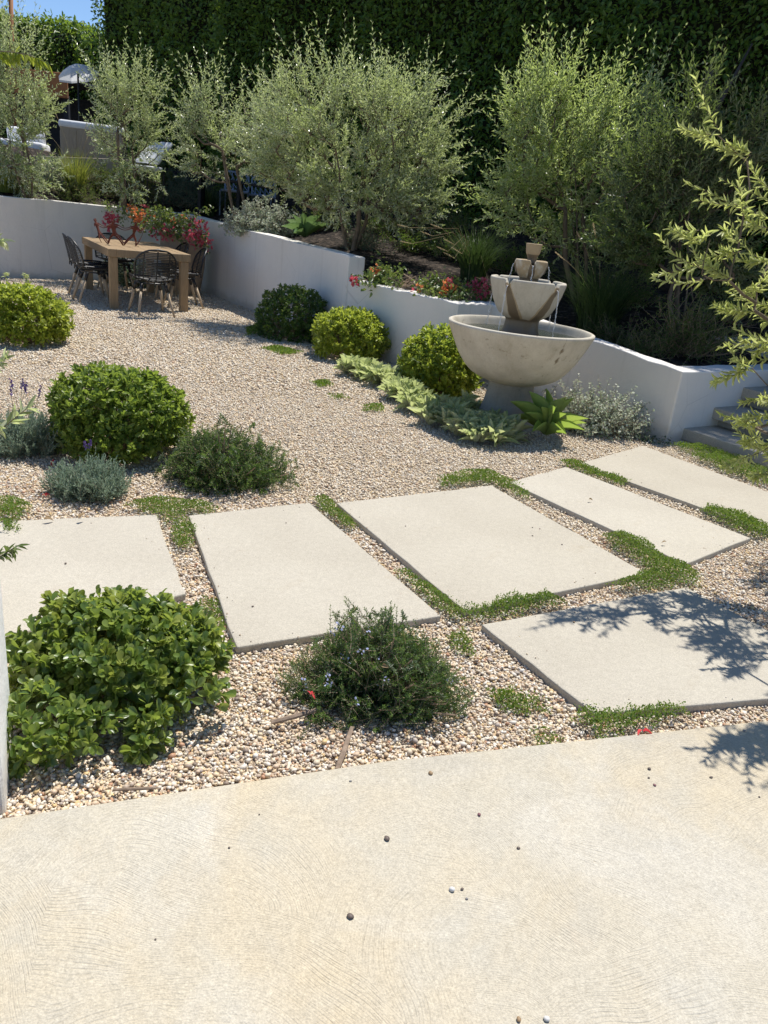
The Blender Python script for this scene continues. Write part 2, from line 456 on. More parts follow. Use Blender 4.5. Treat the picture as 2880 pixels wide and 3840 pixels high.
MT = dict(
    pebble=m_pebble(), court=m_pebble('court_pebble_stone', .42), gravel=m_gravel_ground(), slab=m_slab(), patio=m_patio(), stucco=m_stucco(),
    pillar=m_stucco('bright_stucco', (.86, .85, .82)), stone=m_caststone(), footstone=m_caststone('shade_darkened_cast_stone', .62), water=m_water(), drop=m_clearwater(), soil=m_soil(),
    teak=m_wood('weathered_teak', (.25, .17, .095), (.37, .265, .155)), legwood=m_wood('pale_wood', (.36, .27, .18), (.50, .40, .28)),
    rattan=plain('black_rattan', (.012, .012, .013), .38, .4, 40, 0, .5), rust=plain('rusted_steel', (.115, .032, .022), .75, .35, 18, .2, .3),
    terracotta=plain('tan_clay', (.40, .295, .20), .8, .18, 7, .2), bark=plain('olive_bark', (.15, .115, .08), .85, .3, 14, .4),
    darkbark=plain('dark_bark', (.055, .05, .045), .9, .3, 14, .4), twig=plain('dry_twig', (.30, .22, .15), .85, .3, 30, .3),
    step=m_slab(), stick=plain('grey_dry_wood', (.27, .20, .145), .85, .35, 40, .3),
    cushion=plain('white_cushion', (.72, .73, .75), .85, .06, 5, .1), panel=m_wood('grey_oak', (.30, .245, .18), (.40, .335, .255)),
    fascia=plain('rust_brown_timber', (.30, .125, .045), .7, .2, 6, .2), darkpost=plain('dark_post', (.02, .022, .028), .8, .3),
    blackmetal=plain('black_metal', (.015, .015, .017), .45, .2, 20), canopy=leaf_mat('white_canvas', [(.84, .85, .86), (.86, .87, .88)], (.9, .9, .9), .45, .8, .2),
    olive=leaf_mat('olive_leaf', [(.11, .155, .055), (.22, .275, .11), (.40, .44, .26), (.62, .64, .50)], (.64, .78, .22), .44, .28, .8, (.58, .61, .46)),
    olive_green=leaf_mat('green_olive_leaf', [(.12, .18, .045), (.22, .30, .085), (.37, .44, .18), (.58, .62, .42)], (.66, .82, .18), .46, .30, .7, (.46, .52, .32)),
    olive_shade=leaf_mat('shaded_olive_leaf', [(.06, .10, .025), (.10, .145, .04), (.16, .20, .07)], (.28, .40, .07), .34, .38, .45, (.17, .20, .11)),  # olive leaf copy with shade painted into its colours
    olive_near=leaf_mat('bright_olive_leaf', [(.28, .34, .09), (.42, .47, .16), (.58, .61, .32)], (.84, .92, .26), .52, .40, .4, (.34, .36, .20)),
    pitto=leaf_mat('pittosporum_leaf', [(.075, .13, .024), (.13, .20, .032), (.185, .255, .045), (.27, .33, .075)], (.50, .66, .08), .42, .40, .4, (.18, .22, .08)),
    pitto_lime=leaf_mat('lime_pittosporum_leaf', [(.13, .19, .024), (.22, .29, .032), (.31, .37, .045), (.42, .46, .09)], (.70, .80, .09), .44, .42, .4, (.24, .28, .08)),
    pitto_near=leaf_mat('glossy_pittosporum_leaf', [(.06, .115, .03), (.11, .18, .042), (.17, .24, .055), (.28, .33, .09)], (.56, .70, .09), .42, .34, .6, (.22, .27, .14)),
    pitto_new=leaf_mat('new_pittosporum_leaf', [(.20, .26, .05), (.30, .34, .08)], (.5, .58, .08), .36, .4, .4, (.28, .32, .12)),
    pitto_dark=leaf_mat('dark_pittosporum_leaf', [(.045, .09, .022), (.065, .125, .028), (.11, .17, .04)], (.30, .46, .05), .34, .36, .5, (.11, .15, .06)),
    rosemary=leaf_mat('rosemary_leaf', [(.022, .056, .015), (.036, .082, .02), (.062, .118, .03)], (.20, .34, .05), .34, .42, .4, (.09, .13, .07)),
    rosemary_tip=leaf_mat('rosemary_tip_leaf', [(.09, .17, .04), (.14, .22, .07)], (.36, .52, .08), .38, .45, .4, (.13, .17, .09)),
    lavender=leaf_mat('lavender_leaf', [(.17, .24, .17), (.25, .32, .24), (.34, .41, .32)], (.36, .48, .3), .32, .6, .25),
    violet=leaf_mat('violet_flower', [(.10, .06, .22), (.18, .12, .34)], (.2, .12, .4), .25, .7, .2),
    paleblue=leaf_mat('pale_blue_flower', [(.38, .42, .68), (.55, .58, .8)], (.5, .5, .8), .3, .7, .2),
    lambsear=leaf_mat('lambs_ear_leaf', [(.32, .38, .165), (.44, .49, .24), (.58, .61, .37)], (.74, .84, .30), .44, .75, .15, (.42, .46, .33)),
    agave=leaf_mat('agave_leaf', [(.16, .30, .06), (.24, .38, .07), (.34, .46, .11)], (.60, .80, .12), .42, .42, .4, (.2, .28, .1)),
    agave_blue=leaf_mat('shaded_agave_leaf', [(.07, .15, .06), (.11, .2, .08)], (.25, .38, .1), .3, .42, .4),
    licorice=leaf_mat('licorice_leaf', [(.26, .33, .19), (.42, .47, .33), (.66, .68, .57)], (.45, .48, .36), .28, .8, .15, (.42, .43, .38)),
    hedge=leaf_mat('hedge_leaf', [(.035, .085, .02), (.055, .12, .024), (.09, .165, .034), (.15, .23, .04)], (.45, .64, .06), .38, .42, .4, (.05, .085, .03)),
    hedge_core=plain('dark_hedge_backing', (.018, .02, .012), .95, .4, 9, .3, .1),
    bract_pink=leaf_mat('pink_bract', [(.48, .06, .09), (.64, .13, .18), (.74, .32, .34)], (.85, .15, .22), .4, .6, .2),
    bract_orange=leaf_mat('orange_bract', [(.62, .16, .05), (.74, .27, .10), (.78, .40, .22)], (.9, .35, .12), .4, .6, .2),
    vine=leaf_mat('vine_leaf', [(.06, .11, .025), (.10, .155, .035), (.19, .23, .09)], (.35, .45, .08), .34, .4, .45),
    thyme=leaf_mat('thyme_leaf', [(.06, .13, .02), (.10, .18, .025), (.15, .23, .035), (.20, .19, .05)], (.36, .52, .05), .34, .6, .25),
    grass=leaf_mat('grass_blade', [(.13, .18, .03), (.21, .25, .045), (.30, .29, .08)], (.42, .48, .07), .35, .5, .3),
    grass_shade=leaf_mat('shaded_grass_blade', [(.03, .06, .02), (.05, .085, .025)], (.12, .2, .04), .3, .5, .3),  # same grass, darkened in colour for clumps standing in shade
    plume=leaf_mat('straw_plume', [(.42, .34, .21), (.55, .46, .30)], (.7, .58, .35), .45, .8, .15),
    shrub=leaf_mat('bank_shrub_leaf', [(.05, .085, .025), (.085, .125, .035), (.14, .17, .06)], (.26, .34, .06), .32, .45, .35),
    shrub_blue=leaf_mat('grey_green_shrub_leaf', [(.07, .11, .07), (.11, .16, .10), (.16, .21, .14)], (.22, .32, .14), .3, .5, .35),
    drytan=leaf_mat('dry_leaf', [(.26, .17, .09), (.36, .26, .15)], (.4, .28, .12), .2, .7, .2),
    lattice=plain('blue_white_lattice', (.24, .30, .40), .6, .1, 6),
    red=leaf_mat('red_petal', [(.55, .03, .05), (.70, .09, .09)], (.8, .1, .1), .3, .6, .2),
)

# ------------------------------------------------------------------ leaf templates: (u along, v across, w normal / length), quads


def leaf_tpl(us, hw, fold=.12, droop=.15):
    """ribbon leaf with a midrib; us along positions, hw half widths"""
    v = []
    for u, h in zip(us, hw):
        z = -droop * u * u
        v += [(u, -h, z + fold * h * 2), (u, 0, z), (u, h, z + fold * h * 2)]
    f = []
    for i in range(len(us) - 1):
        a = i * 3; b = a + 3
        f += [(a, b, b + 1, a + 1), (a + 1, b + 1, b + 2, a + 2)]
    return np.array(v, float), np.array(f)


T_OBOV = [leaf_tpl([0, .25, .52, .76, .92, 1.0], [.05, .14, .38, .48, .38, .14], fo, dr) for fo, dr in ((.14, .10), (.2, .22), (.08, -.10), (.16, .34))]
T_OBOV_S = [leaf_tpl([0, .55, .9, 1.0], [.05, .42, .36, .08], fo, dr) for fo, dr in ((.16, .15), (.22, .3), (.1, -.05))]
T_OVAL = [leaf_tpl([0, .3, .65, 1.0], [.10, .48, .40, .02], fo, dr) for fo, dr in ((.15, .15), (.22, .35))]
T_LANCE = [leaf_tpl([0, .35, .72, 1.0], [.10, .5, .38, .03], fo, dr) for fo, dr in ((.15, .1), (.25, .3), (.1, -.15))]
T_EAR = [leaf_tpl([0, .18, .42, .68, .88, 1.0], [.12, .30, .50, .48, .28, .04], fo, dr) for fo, dr in ((.22, .15), (.3, .32), (.2, -.02), (.25, .55))]
T_AGAVE = [leaf_tpl([0, .15, .35, .55, .75, .9, 1.0], [.34, .30, .42, .50, .38, .18, .01], fo, dr) for fo, dr in ((.34, .02), (.3, .16), (.28, .34))]
KITE = (np.array([(0, 0, 0), (.45, -.5, .06), (1, 0, -.06), (.45, .5, .06)], float), np.array([(0, 1, 2, 3)]))
KITE3 = (np.array([(0, 0, 0), (.45, -.5, .10), (1, 0, -.08), (.45, .5, .10)], float), np.array([(0, 1, 2), (0, 2, 3)]))
HEXL = (np.array([(0, 0, 0), (.3, -.42, .07), (.72, -.42, .05), (1, 0, -.08), (.72, .42, .05), (.3, .42, .07)], float), np.array([(0, 1, 2, 3), (0, 3, 4, 5)]))


def rand_dirs(rng, n, zmin=-1.0):
    z = rng.uniform(zmin, 1, n); a = rng.uniform(0, 2 * PI, n); s = np.sqrt(1 - z * z)
    return np.stack([s * np.cos(a), s * np.sin(a), z], 1)


def perp(d, rng=None, ang=None):
    """unit vectors perpendicular to d at angle ang around it"""
    d = nz(d)
    ref = np.where(np.abs(d[:, 2:3]) < .9, np.array([[0, 0, 1.0]]), np.array([[1.0, 0, 0]]))
    u = nz(np.cross(ref, d)); w = np.cross(d, u)
    if ang is None: ang = rng.uniform(0, 2 * PI, len(d))
    return np.cos(ang)[:, None] * u + np.sin(ang)[:, None] * w


def multi(m, tpls, rng, pos, axis, normal, L, W, mi=0):
    """instances spread over several leaf templates"""
    n = len(pos); pick = rng.integers(0, len(tpls), n)
    L = np.broadcast_to(L, (n,)); W = np.broadcast_to(W, (n,)); mi_arr = np.broadcast_to(mi, (n,))
    for k, t in enumerate(tpls):
        for q in np.unique(mi_arr):
            s = (pick == k) & (mi_arr == q)
            m.inst(t, pos[s], axis[s], normal[s], L[s], W[s], int(q))
# ================================================================== THE SETTING
def xy(*pts, z=0.0):
    return [tuple(G(px, py, z)[:2]) for px, py in pts]


# patio slab in the foreground
PATIO_EDGE = [(-3.2, .42), (-.85, 1.46), (.08, 1.83), (1.38, 2.26), (3.6, 2.98)]
ST = .034
SLABS = [(nm, xy(*pts, z=ST), lab) for nm, pts, lab in (
    ('A', [(-75, 1128), (338, 1111), (402, 1282), (-60, 1392)], 'concrete paving slab beside the white pillar, half hidden by the glossy green bush'),
    ('B', [(407, 1113), (668, 1085), (953, 1330), (512, 1398)], 'concrete paving slab between the two dark rosemary bushes'),
    ('C', [(727, 1086), (1062, 1048), (1397, 1238), (1005, 1320)], 'big clean concrete paving slab in the middle of the path, crossed by thyme joints'),
    ('D', [(1100, 1041), (1222, 1008), (1622, 1162), (1480, 1218)], 'concrete paving slab with curled dry leaves on it, second from the steps'),
    ('E', [(1250, 1001), (1388, 962), (1740, 1092), (1780, 1192)], 'concrete paving slab at the foot of the steps, shaded along its far side'),
    ('F', [(1040, 1348), (1482, 1268), (1900, 1487), (1285, 1543)], 'concrete paving slab under the feathery branch shadow, nearest the patio'))]


def plate(poly, z0, z1, bev=.008):
    b = bmesh.new()
    vs = [b.verts.new((x, y, z1)) for x, y in poly]
    f = b.faces.new(vs)
    if f.normal.z < 0: f.normal_flip()
    f.normal_update()
    if f.normal.z < 0: bmesh.ops.reverse_faces(b, faces=[f])
    r = bmesh.ops.extrude_face_region(b, geom=[f])
    for g in r['geom']:
        if isinstance(g, bmesh.types.BMVert): g.co.z = z0
    bmesh.ops.recalc_face_normals(b, faces=list(b.faces))
    top = [e for e in b.edges if all(abs(v.co.z - z1) < 1e-5 for v in e.verts)]
    side = [e for e in b.edges if abs(e.verts[0].co.z - e.verts[1].co.z) > 1e-3]
    bmesh.ops.bevel(b, geom=top + side, offset=bev, segments=2, profile=.5, affect='EDGES')
    return b


g = M(); g.add([(-60, -30, 0), (60, -30, 0), (60, 90, 0), (-60, 90, 0)], [(0, 1, 2, 3)])
tag(g.build('gravel_ground', MT['gravel']), kind='structure')

pp = PATIO_EDGE + [(3.6, -4.5), (-3.2, -4.5)]
tag(M().bm(plate(pp, -.06, .048, .012)).build('patio', MT['patio']), kind='structure')

for nm, poly, lab in SLABS:
    P2 = np.array(poly); c = P2.mean(0)
    # slightly uneven cast edges
    pts = []
    for i in range(4):
        a, b = P2[i], P2[(i + 1) % 4]
        for k in range(8):
            q = a + (b - a) * k / 8
            if k: q = q + RNG.normal(size=2) * .0022
            pts.append(q)
    o = M().bm(plate([tuple(q - c) for q in pts], -.05 - ST, 0, .006)).build('paving_slab', MT['slab'], origin=(c[0], c[1], ST), local=True)
    tag(o, lab, 'paving slab', 'concrete slabs of the garden path')


def inside(poly, X, Y):
    P = np.asarray(poly); n = len(P); r = np.zeros(np.shape(X), bool); j = n - 1
    for i in range(n):
        xi, yi = P[i]; xj, yj = P[j]
        c = ((yi > Y) != (yj > Y)) & (X < (xj - xi) * (Y - yi) / (yj - yi + 1e-12) + xi)
        r ^= c; j = i
    return r


def seg_dist(poly, X, Y, closed=True):
    P = np.asarray(poly, float); d = np.full(np.shape(X), 1e9)
    for i in range(len(P) - (0 if closed else 1)):
        a = P[i]; b = P[(i + 1) % len(P)]; ab = b - a
        t = np.clip(((X - a[0]) * ab[0] + (Y - a[1]) * ab[1]) / (ab @ ab), 0, 1)
        d = np.minimum(d, np.hypot(X - a[0] - t * ab[0], Y - a[1] - t * ab[1]))
    return d


# ------------------------------------------------------------------ retaining walls
W1 = [(-8.2, 10.9), (-4.23, 14.82), (-.73, 9.43)]
W1Z = [1.23, 1.23, 1.06]
W2 = [(-.727, 9.426), (.51, 7.92), (.88, 8.25), (2.28, 6.33), (4.6, 8.0)]
W2Z = [.80, .80, .80, .60, .60]


def wall_mesh(P, Z, th, jog=None):
    """vertical wall along P with its back offset to the left; top height Z per point"""
    P = np.array(P, float); n = len(P)
    d = nz(np.diff(P, axis=0)); nl = np.stack([-d[:, 1], d[:, 0]], 1)
    off = []
    for i in range(n):
        if i == 0: off.append(nl[0] * th)
        elif i == n - 1: off.append(nl[-1] * th)
        else:
            m = nl[i - 1] + nl[i]; m = m / (m @ m) * 2 * th
            off.append(m)
    B = P + np.array(off)
    bm = bmesh.new()
    rings = []
    SUB = 14
    pts = []
    for i in range(n - 1):
        for k in range(SUB if i < n - 2 else SUB + 1):
            t = k / SUB
            pts.append((P[i] + (P[i + 1] - P[i]) * t, B[i] + (B[i + 1] - B[i]) * t, Z[i] + (Z[i + 1] - Z[i]) * t))
    for j, (a, b, z) in enumerate(pts):
        dz = .006 * math.sin(j * 1.7) + .004 * math.sin(j * 3.1 + 1)
        rings.append([bm.verts.new((a[0], a[1], -.15)), bm.verts.new((a[0], a[1], z + dz)), bm.verts.new((b[0], b[1], z + dz * .6)), bm.verts.new((b[0], b[1], -.15))])
    top = []
    for r0, r1 in zip(rings[:-1], rings[1:]):
        for k in range(4):
            bm.faces.new((r0[k], r1[k], r1[(k + 1) % 4], r0[(k + 1) % 4]))
    bm.faces.new(rings[0]); bm.faces.new(rings[-1][::-1])
    bmesh.ops.recalc_face_normals(bm, faces=list(bm.faces))
    bm.edges.ensure_lookup_table()
    ed = []
    for r0, r1 in zip(rings[:-1], rings[1:]):
        ed += [bm.edges.get((r0[1], r1[1])), bm.edges.get((r0[2], r1[2]))]
    ed += [bm.edges.get((rings[k][1], rings[k][2])) for k in (0, -1)] + [bm.edges.get((rings[k][i], rings[k][i + 1])) for k in (0, -1) for i in (0, 2)]
    if jog:
        for k in jog: ed.append(bm.edges.get((rings[k * SUB][0], rings[k * SUB][1])))
    bmesh.ops.bevel(bm, geom=[e for e in ed if e], offset=.014, segments=3, profile=.5, affect='EDGES')
    return bm


w = M().bm(wall_mesh(W1, W1Z, .22)).build('retaining_wall', MT['stucco'])
tag(w, 'tall white stucco retaining wall bending behind the dining table and stepping down', 'garden wall')
w = M().bm(wall_mesh(W2, W2Z, .22, jog=(1, 3))).build('retaining_wall', MT['stucco'])
tag(w, 'low white stucco retaining wall zigzagging behind the stone fountain to the steps', 'garden wall')

# ------------------------------------------------------------------ planted bank behind the walls
PATH = W1 + W2[1:]
SEGZ = [(1.23, 1.23, .34), (1.23, 1.06, .27), (.78, .78, .15), (.78, .78, .14), (.62, .58, .14), (.58, .58, .16)]


def bank_z(X, Y):
    X = np.asarray(X, float); Y = np.asarray(Y, float)
    num = np.zeros(X.shape); den = np.zeros(X.shape)
    for i in range(len(PATH) - 1):
        a = np.array(PATH[i]); b = np.array(PATH[i + 1]); ab = b - a
        t = np.clip(((X - a[0]) * ab[0] + (Y - a[1]) * ab[1]) / (ab @ ab), 0, 1)
        d = np.hypot(X - a[0] - t * ab[0], Y - a[1] - t * ab[1])
        z0, z1, s = SEGZ[i]
        z = z0 + (z1 - z0) * t - .09 + s * np.maximum(d - .25, 0)
        wgt = 1 / (d + .02) ** 4
        num += z * wgt; den += wgt
    z = num / den
    z = np.where(z > 2.05, 2.05 + (z - 2.05) * .06, z)
    return z + .03 * np.sin(X * 2.3 + Y) * np.sin(Y * 1.9)


BANK = PATH + [(12, 11), (14, 34), (-24, 34), (-24, 6), (-8.2, 9.4)]
hs = .11
gx = np.arange(-14, 9, hs); gy = np.arange(5.5, 27, hs)
X, Y = np.meshgrid(gx, gy)
ok = inside(BANK, X, Y) & (seg_dist(PATH, X, Y, False) > .07)
idx = -np.ones(X.shape, int); idx[ok] = np.arange(ok.sum())
Zb = bank_z(X, Y)
q = np.stack([idx[:-1, :-1], idx[:-1, 1:], idx[1:, 1:], idx[1:, :-1]], -1).reshape(-1, 4)
q = q[(q >= 0).all(1)]
tag(M().add(np.stack([X[ok], Y[ok], Zb[ok]], 1), q).build('planting_bank', MT['soil'], smooth=True), kind='structure')


def on_bank(px, py, dmin=5.0):
    """where the survey ray px,py meets the bank"""
    d = ray(px, py); t = np.arange(dmin, 26, .02) / d[1]
    p = d[None] * t[:, None] + np.array([0, 0, EYE])
    hit = (p[:, 2] < bank_z(p[:, 0], p[:, 1])) & inside(BANK, p[:, 0], p[:, 1]) & (seg_dist(PATH, p[:, 0], p[:, 1], False) > .1)
    i = np.argmax(hit) if hit.any() else len(t) - 1
    return p[i]


def bank_at(x, y):
    return np.array([x, y, float(bank_z(x, y))])


# white pillar at the left edge of the view
b = plate([(-2.6, 1.40), (-.86, 1.50), (-.985, 1.80), (-2.7, 1.72)], -.1, 1.0, .018)
tag(M().bm(b).build('white_pillar', MT['pillar']), 'white stucco pillar at the edge of the patio beside the glossy bush', 'pillar')

# ------------------------------------------------------------------ concrete steps on the right
st = thing('garden_steps', 'three wide concrete garden steps climbing beside the low white wall', 'steps', (2.43, 6.46, 0))
sd = nz(np.array([.56, -.83, 0])); sb = np.array([.83, .56, 0])
for i in range(4):
    p0 = np.array([2.43, 6.46, 0]) + sb * (.36 * i + .012) + sd * (-.02 + .0 * i)
    top = .115 + .165 * i
    c = p0 + sd * 1.5 + sb * .28
    c[2] = top - .05
    M().box(c, [sd, sb, (0, 0, 1)], (3.0, .56, .10), .008, seg=2).build('step', MT['step'], st)
    c2 = p0 + sd * 1.5 + sb * .33; c2[2] = (top - .102) / 2 - .03
    M().box(c2, [sd, sb, (0, 0, 1)], (2.96, .44, top - .102 + .06), .003).build('riser', MT['step'], st)

# ================================================================== FOUNTAIN
FX, FY = .93, 6.35
ft = thing('fountain', 'three tiered cast stone bowl fountain with brown water stains on a tapered foot', 'fountain', (FX, FY, 0))
NOTCH = [math.radians(a) for a in (-128, -50, 40, 140)]
NOTCH3 = [math.radians(a) for a in (-92, -2, 88, 178)]


def angd(a, b):
    return np.abs((a - b + PI) % (2 * PI) - PI)


def stain_attr(o, fn):
    me = o.data; v = np.zeros(len(me.vertices) * 3, np.float32); me.vertices.foreach_get('co', v); v = v.reshape(-1, 3)
    col = np.zeros((len(v), 4), np.float32); col[:, 3] = 1
    r, gch = fn(np.arctan2(v[:, 1], v[:, 0]), np.hypot(v[:, 0], v[:, 1]), v[:, 2])
    col[:, 0] = r; col[:, 1] = gch
    a = me.color_attributes.new('stain', 'FLOAT_COLOR', 'POINT'); a.data.foreach_set('color', col.ravel())


def fbuild(name, prof, seg=96, fn=None, off=0.0, stain=None, mat='stone'):
    m = M().lathe(prof, seg, fn)
    v = m.v[0]; v += (.0022 * wob(v, 9, 3))[:, None] * nz(v * np.array([1, 1, .2]))
    m.v[0] = v + np.array([FX, FY, 0], np.float32)
    o = m.build(name, MT[mat], ft, smooth=True)
    stain_attr(o, stain if stain else (lambda a, r, z: (np.zeros_like(a), np.zeros_like(a))))
    return o


def dense(pts, n):
    """smooth (Catmull-Rom) resampling of a profile"""
    P = np.array([pts[0]] + list(pts) + [pts[-1]], float); out = []
    for i in range(1, len(P) - 2):
        for t in np.linspace(0, 1, n, endpoint=False):
            a, b_, c, d = P[i - 1:i + 3]
            out.append(.5 * ((2 * b_) + (c - a) * t + (2 * a - 5 * b_ + 4 * c - d) * t * t + (3 * b_ - a - 3 * c + d) * t ** 3))
    out.append(P[-2])
    return np.array(out)


# foot: a square-shouldered taper, widening to the ground
ped = dense([(.262, -.05), (.258, .02), (.235, .10), (.205, .21), (.188, .31), (.185, .37)], 6)
fbuild('foot', list(map(tuple, ped)) + [(.0, .37)], 64, stain=lambda a, r, z: (.35 * (z < .05) + 0 * a, 0 * a), mat='footstone')  # foot stone is coloured darker to imitate the bowl's shade
low = dense([(.05, .350), (.16, .358), (.25, .380), (.325, .412), (.372, .442), (.414, .484), (.448, .530), (.478, .575), (.510, .635), (.540, .694), (.572, .765), (.585, .800)], 4)
inn = dense([(.583, .812), (.568, .818), (.548, .806), (.505, .72), (.44, .655), (.30, .63), (.0, .625)], 4)


def low_stain(a, r, z):
    s = np.zeros_like(a); o = np.zeros_like(a)
    s = np.where((z < .80) & (r < .57) & (z > .62), .30, s)
    s = np.maximum(s, .42 * np.exp(-(angd(a, math.radians(-62)) / .035) ** 2) * (z > .60))
    return s, o + .12


fbuild('lower_bowl', [(0, .352)] + [tuple(p) for p in low] + [tuple(p) for p in inn], 128, stain=low_stain)
up = dense([(.16, .735), (.14, .80), (.134, .85), (.138, .872), (.165, .890), (.197, .914), (.221, .945), (.246, .992), (.264, 1.038), (.283, 1.10), (.294, 1.14), (.298, 1.165)], 4)
upi = dense([(.294, 1.176), (.280, 1.178), (.262, 1.168), (.235, 1.10), (.15, 1.08), (0, 1.075)], 4)


def notch_fn(notches, zmin, depth, wd):
    def fn(i, r, z, an):
        for q in notches:
            k = np.exp(-(angd(an, q) / wd) ** 4)
            z = np.where(z > zmin, z - k * np.minimum(depth, (z - zmin)), z)
            r = r + .010 * k * (z > zmin - .05)
        return r, z
    return fn


def up_stain(a, r, z):
    s = np.zeros_like(a); o = np.zeros_like(a)
    for q in NOTCH:
        wd = .065 + .20 * np.clip((1.12 - z) / .26, 0, 1)
        sh = .20 * np.clip((1.12 - z) / .26, 0, 1) * (1 if math.cos(q) < 0 else -1)
        k = np.exp(-((angd(a, q + sh)) / wd) ** 4)
        s = np.maximum(s, k * (z < 1.15) * .85)
        k2 = np.exp(-((angd(a, q + sh * 1.2)) / (wd * 1.35)) ** 4)
        o = np.maximum(o, k2 * (z < 1.15) * .8)
    s = np.maximum(s, np.clip((.90 - z) / .04, 0, 1) * .9)
    return s, np.maximum(o, s * .7)


fbuild('upper_bowl', [tuple(p) for p in up] + [tuple(p) for p in upi], 160, notch_fn(NOTCH, 1.12, .05, .075), stain=up_stain)
th = dense([(.085, 1.06), (.075, 1.13), (.073, 1.17), (.078, 1.19), (.098, 1.215), (.112, 1.25), (.123, 1.295), (.126, 1.312)], 5)
thi = dense([(.123, 1.320), (.112, 1.322), (.100, 1.315), (.07, 1.29), (0, 1.285)], 3)
fbuild('third_bowl', [tuple(p) for p in th] + [tuple(p) for p in thi], 96, notch_fn(NOTCH3, 1.275, .035, .14),
       stain=lambda a, r, z: (np.maximum(.8 * np.exp(-(np.min([angd(a, q) for q in NOTCH3], 0) / (.18 + 1.4 * np.clip(1.30 - z, 0, .2))) ** 4) * (z < 1.30), np.clip((1.205 - z) / .03, 0, 1) * .85), .5 + 0 * a))
cup = dense([(.040, 1.285), (.036, 1.325), (.040, 1.345), (.054, 1.375), (.060, 1.42), (.063, 1.438)], 4)
fbuild('finial_cup', [tuple(p) for p in cup] + [(.060, 1.443), (.048, 1.444), (.035, 1.425), (0, 1.422)], 48, stain=lambda a, r, z: (np.where(z < 1.36, .8, .22), .85 + 0 * a))
for (r0, z0, nm) in ((.522, .752, 'water_surface'), (.262, 1.135, 'water_surface'), (.098, 1.300, 'water_surface')):
    n = 40; rr = np.linspace(0.002, r0, 14)
    m = M().lathe([(r, z0) for r in rr[::-1]], n)
    v = m.v[0]; v[:, 2] += .0025 * wob(v, 24, 5); m.v[0] = v + np.array([FX, FY, 0], np.float32)
    m.build(nm, MT['water'], ft, smooth=True)


def stream(a, r0, z0, z1, out, seed):
    rg = np.random.default_rng(seed); m = M(); n = 26
    for s in range(3):
        pts = []; rad = []
        for k in range(n):
            t = k / (n - 1)
            r = r0 + out * math.sqrt(t) ; z = z0 + .008 * math.sin(t * 3) * (1 - t) - (z0 - z1) * t * t * .9 - (z0 - z1) * t * .1
            j = rg.normal(size=2) * .0035 * (0.2 + t)
            pts.append((FX + r * math.cos(a) + j[0] + .002 * s, FY + r * math.sin(a) + j[1], z))
            rad.append(max(.0006, .0026 * (1 - .35 * t) * rg.uniform(.35, 1.25)))
        m.tube(pts, rad, 5)
    m.build('water_stream', MT['drop'], ft, smooth=True)


for i, q in enumerate(NOTCH): stream(q, .300, 1.128, .772, .035, 20 + i)
for i, q in enumerate(NOTCH3): stream(q, .124, 1.285, 1.135, .03, 40 + i)

# ================================================================== DINING SET
TU = nz(np.array([-.506, .863, 0])); TV = nz(np.array([.854, .52, 0])); TV = nz(TV - TU * (TV @ TU)); UPZ = np.array([0, 0, 1.0])
TNL = np.array([-3.93, 10.39, 0]); TL, TW, TH = 2.20, 1.08, .78
TC = TNL + TU * TL / 2 + TV * TW / 2
tb = thing('dining_table', 'chunky square legged wooden outdoor dining table on the gravel', 'table', TC)
tp = M()
for k in range(6):
    wv = (TW - .22) / 6
    tp.box(TC + TV * (-(TW - .22) / 2 + wv * (k + .5)) + UPZ * (TH - .018), [TV, TU, UPZ], (wv - .003, TL - .22, .03), .003)
tp.build('tabletop_boards', MT['teak'], tb)
fr = M()
for s in (-1, 1):
    fr.box(TC + TV * s * (TW / 2 - .055) + UPZ * (TH - .05), [TV, TU, UPZ], (.11, TL, .10), .004)
    fr.box(TC + TU * s * (TL / 2 - .055) + UPZ * (TH - .0505), [TV, TU, UPZ], (TW - .222, .11, .099), .004)
fr.build('tabletop_frame', MT['teak'], tb)
for s in (-1, 1):
    for t in (-1, 1):
        M().box(TC + TV * s * (TW / 2 - .075) + TU * t * (TL / 2 - .075) + UPZ * (TH - .10) / 2, [TV, TU, UPZ], (.105, .105, TH - .102), .005).build('leg', MT['teak'], tb)


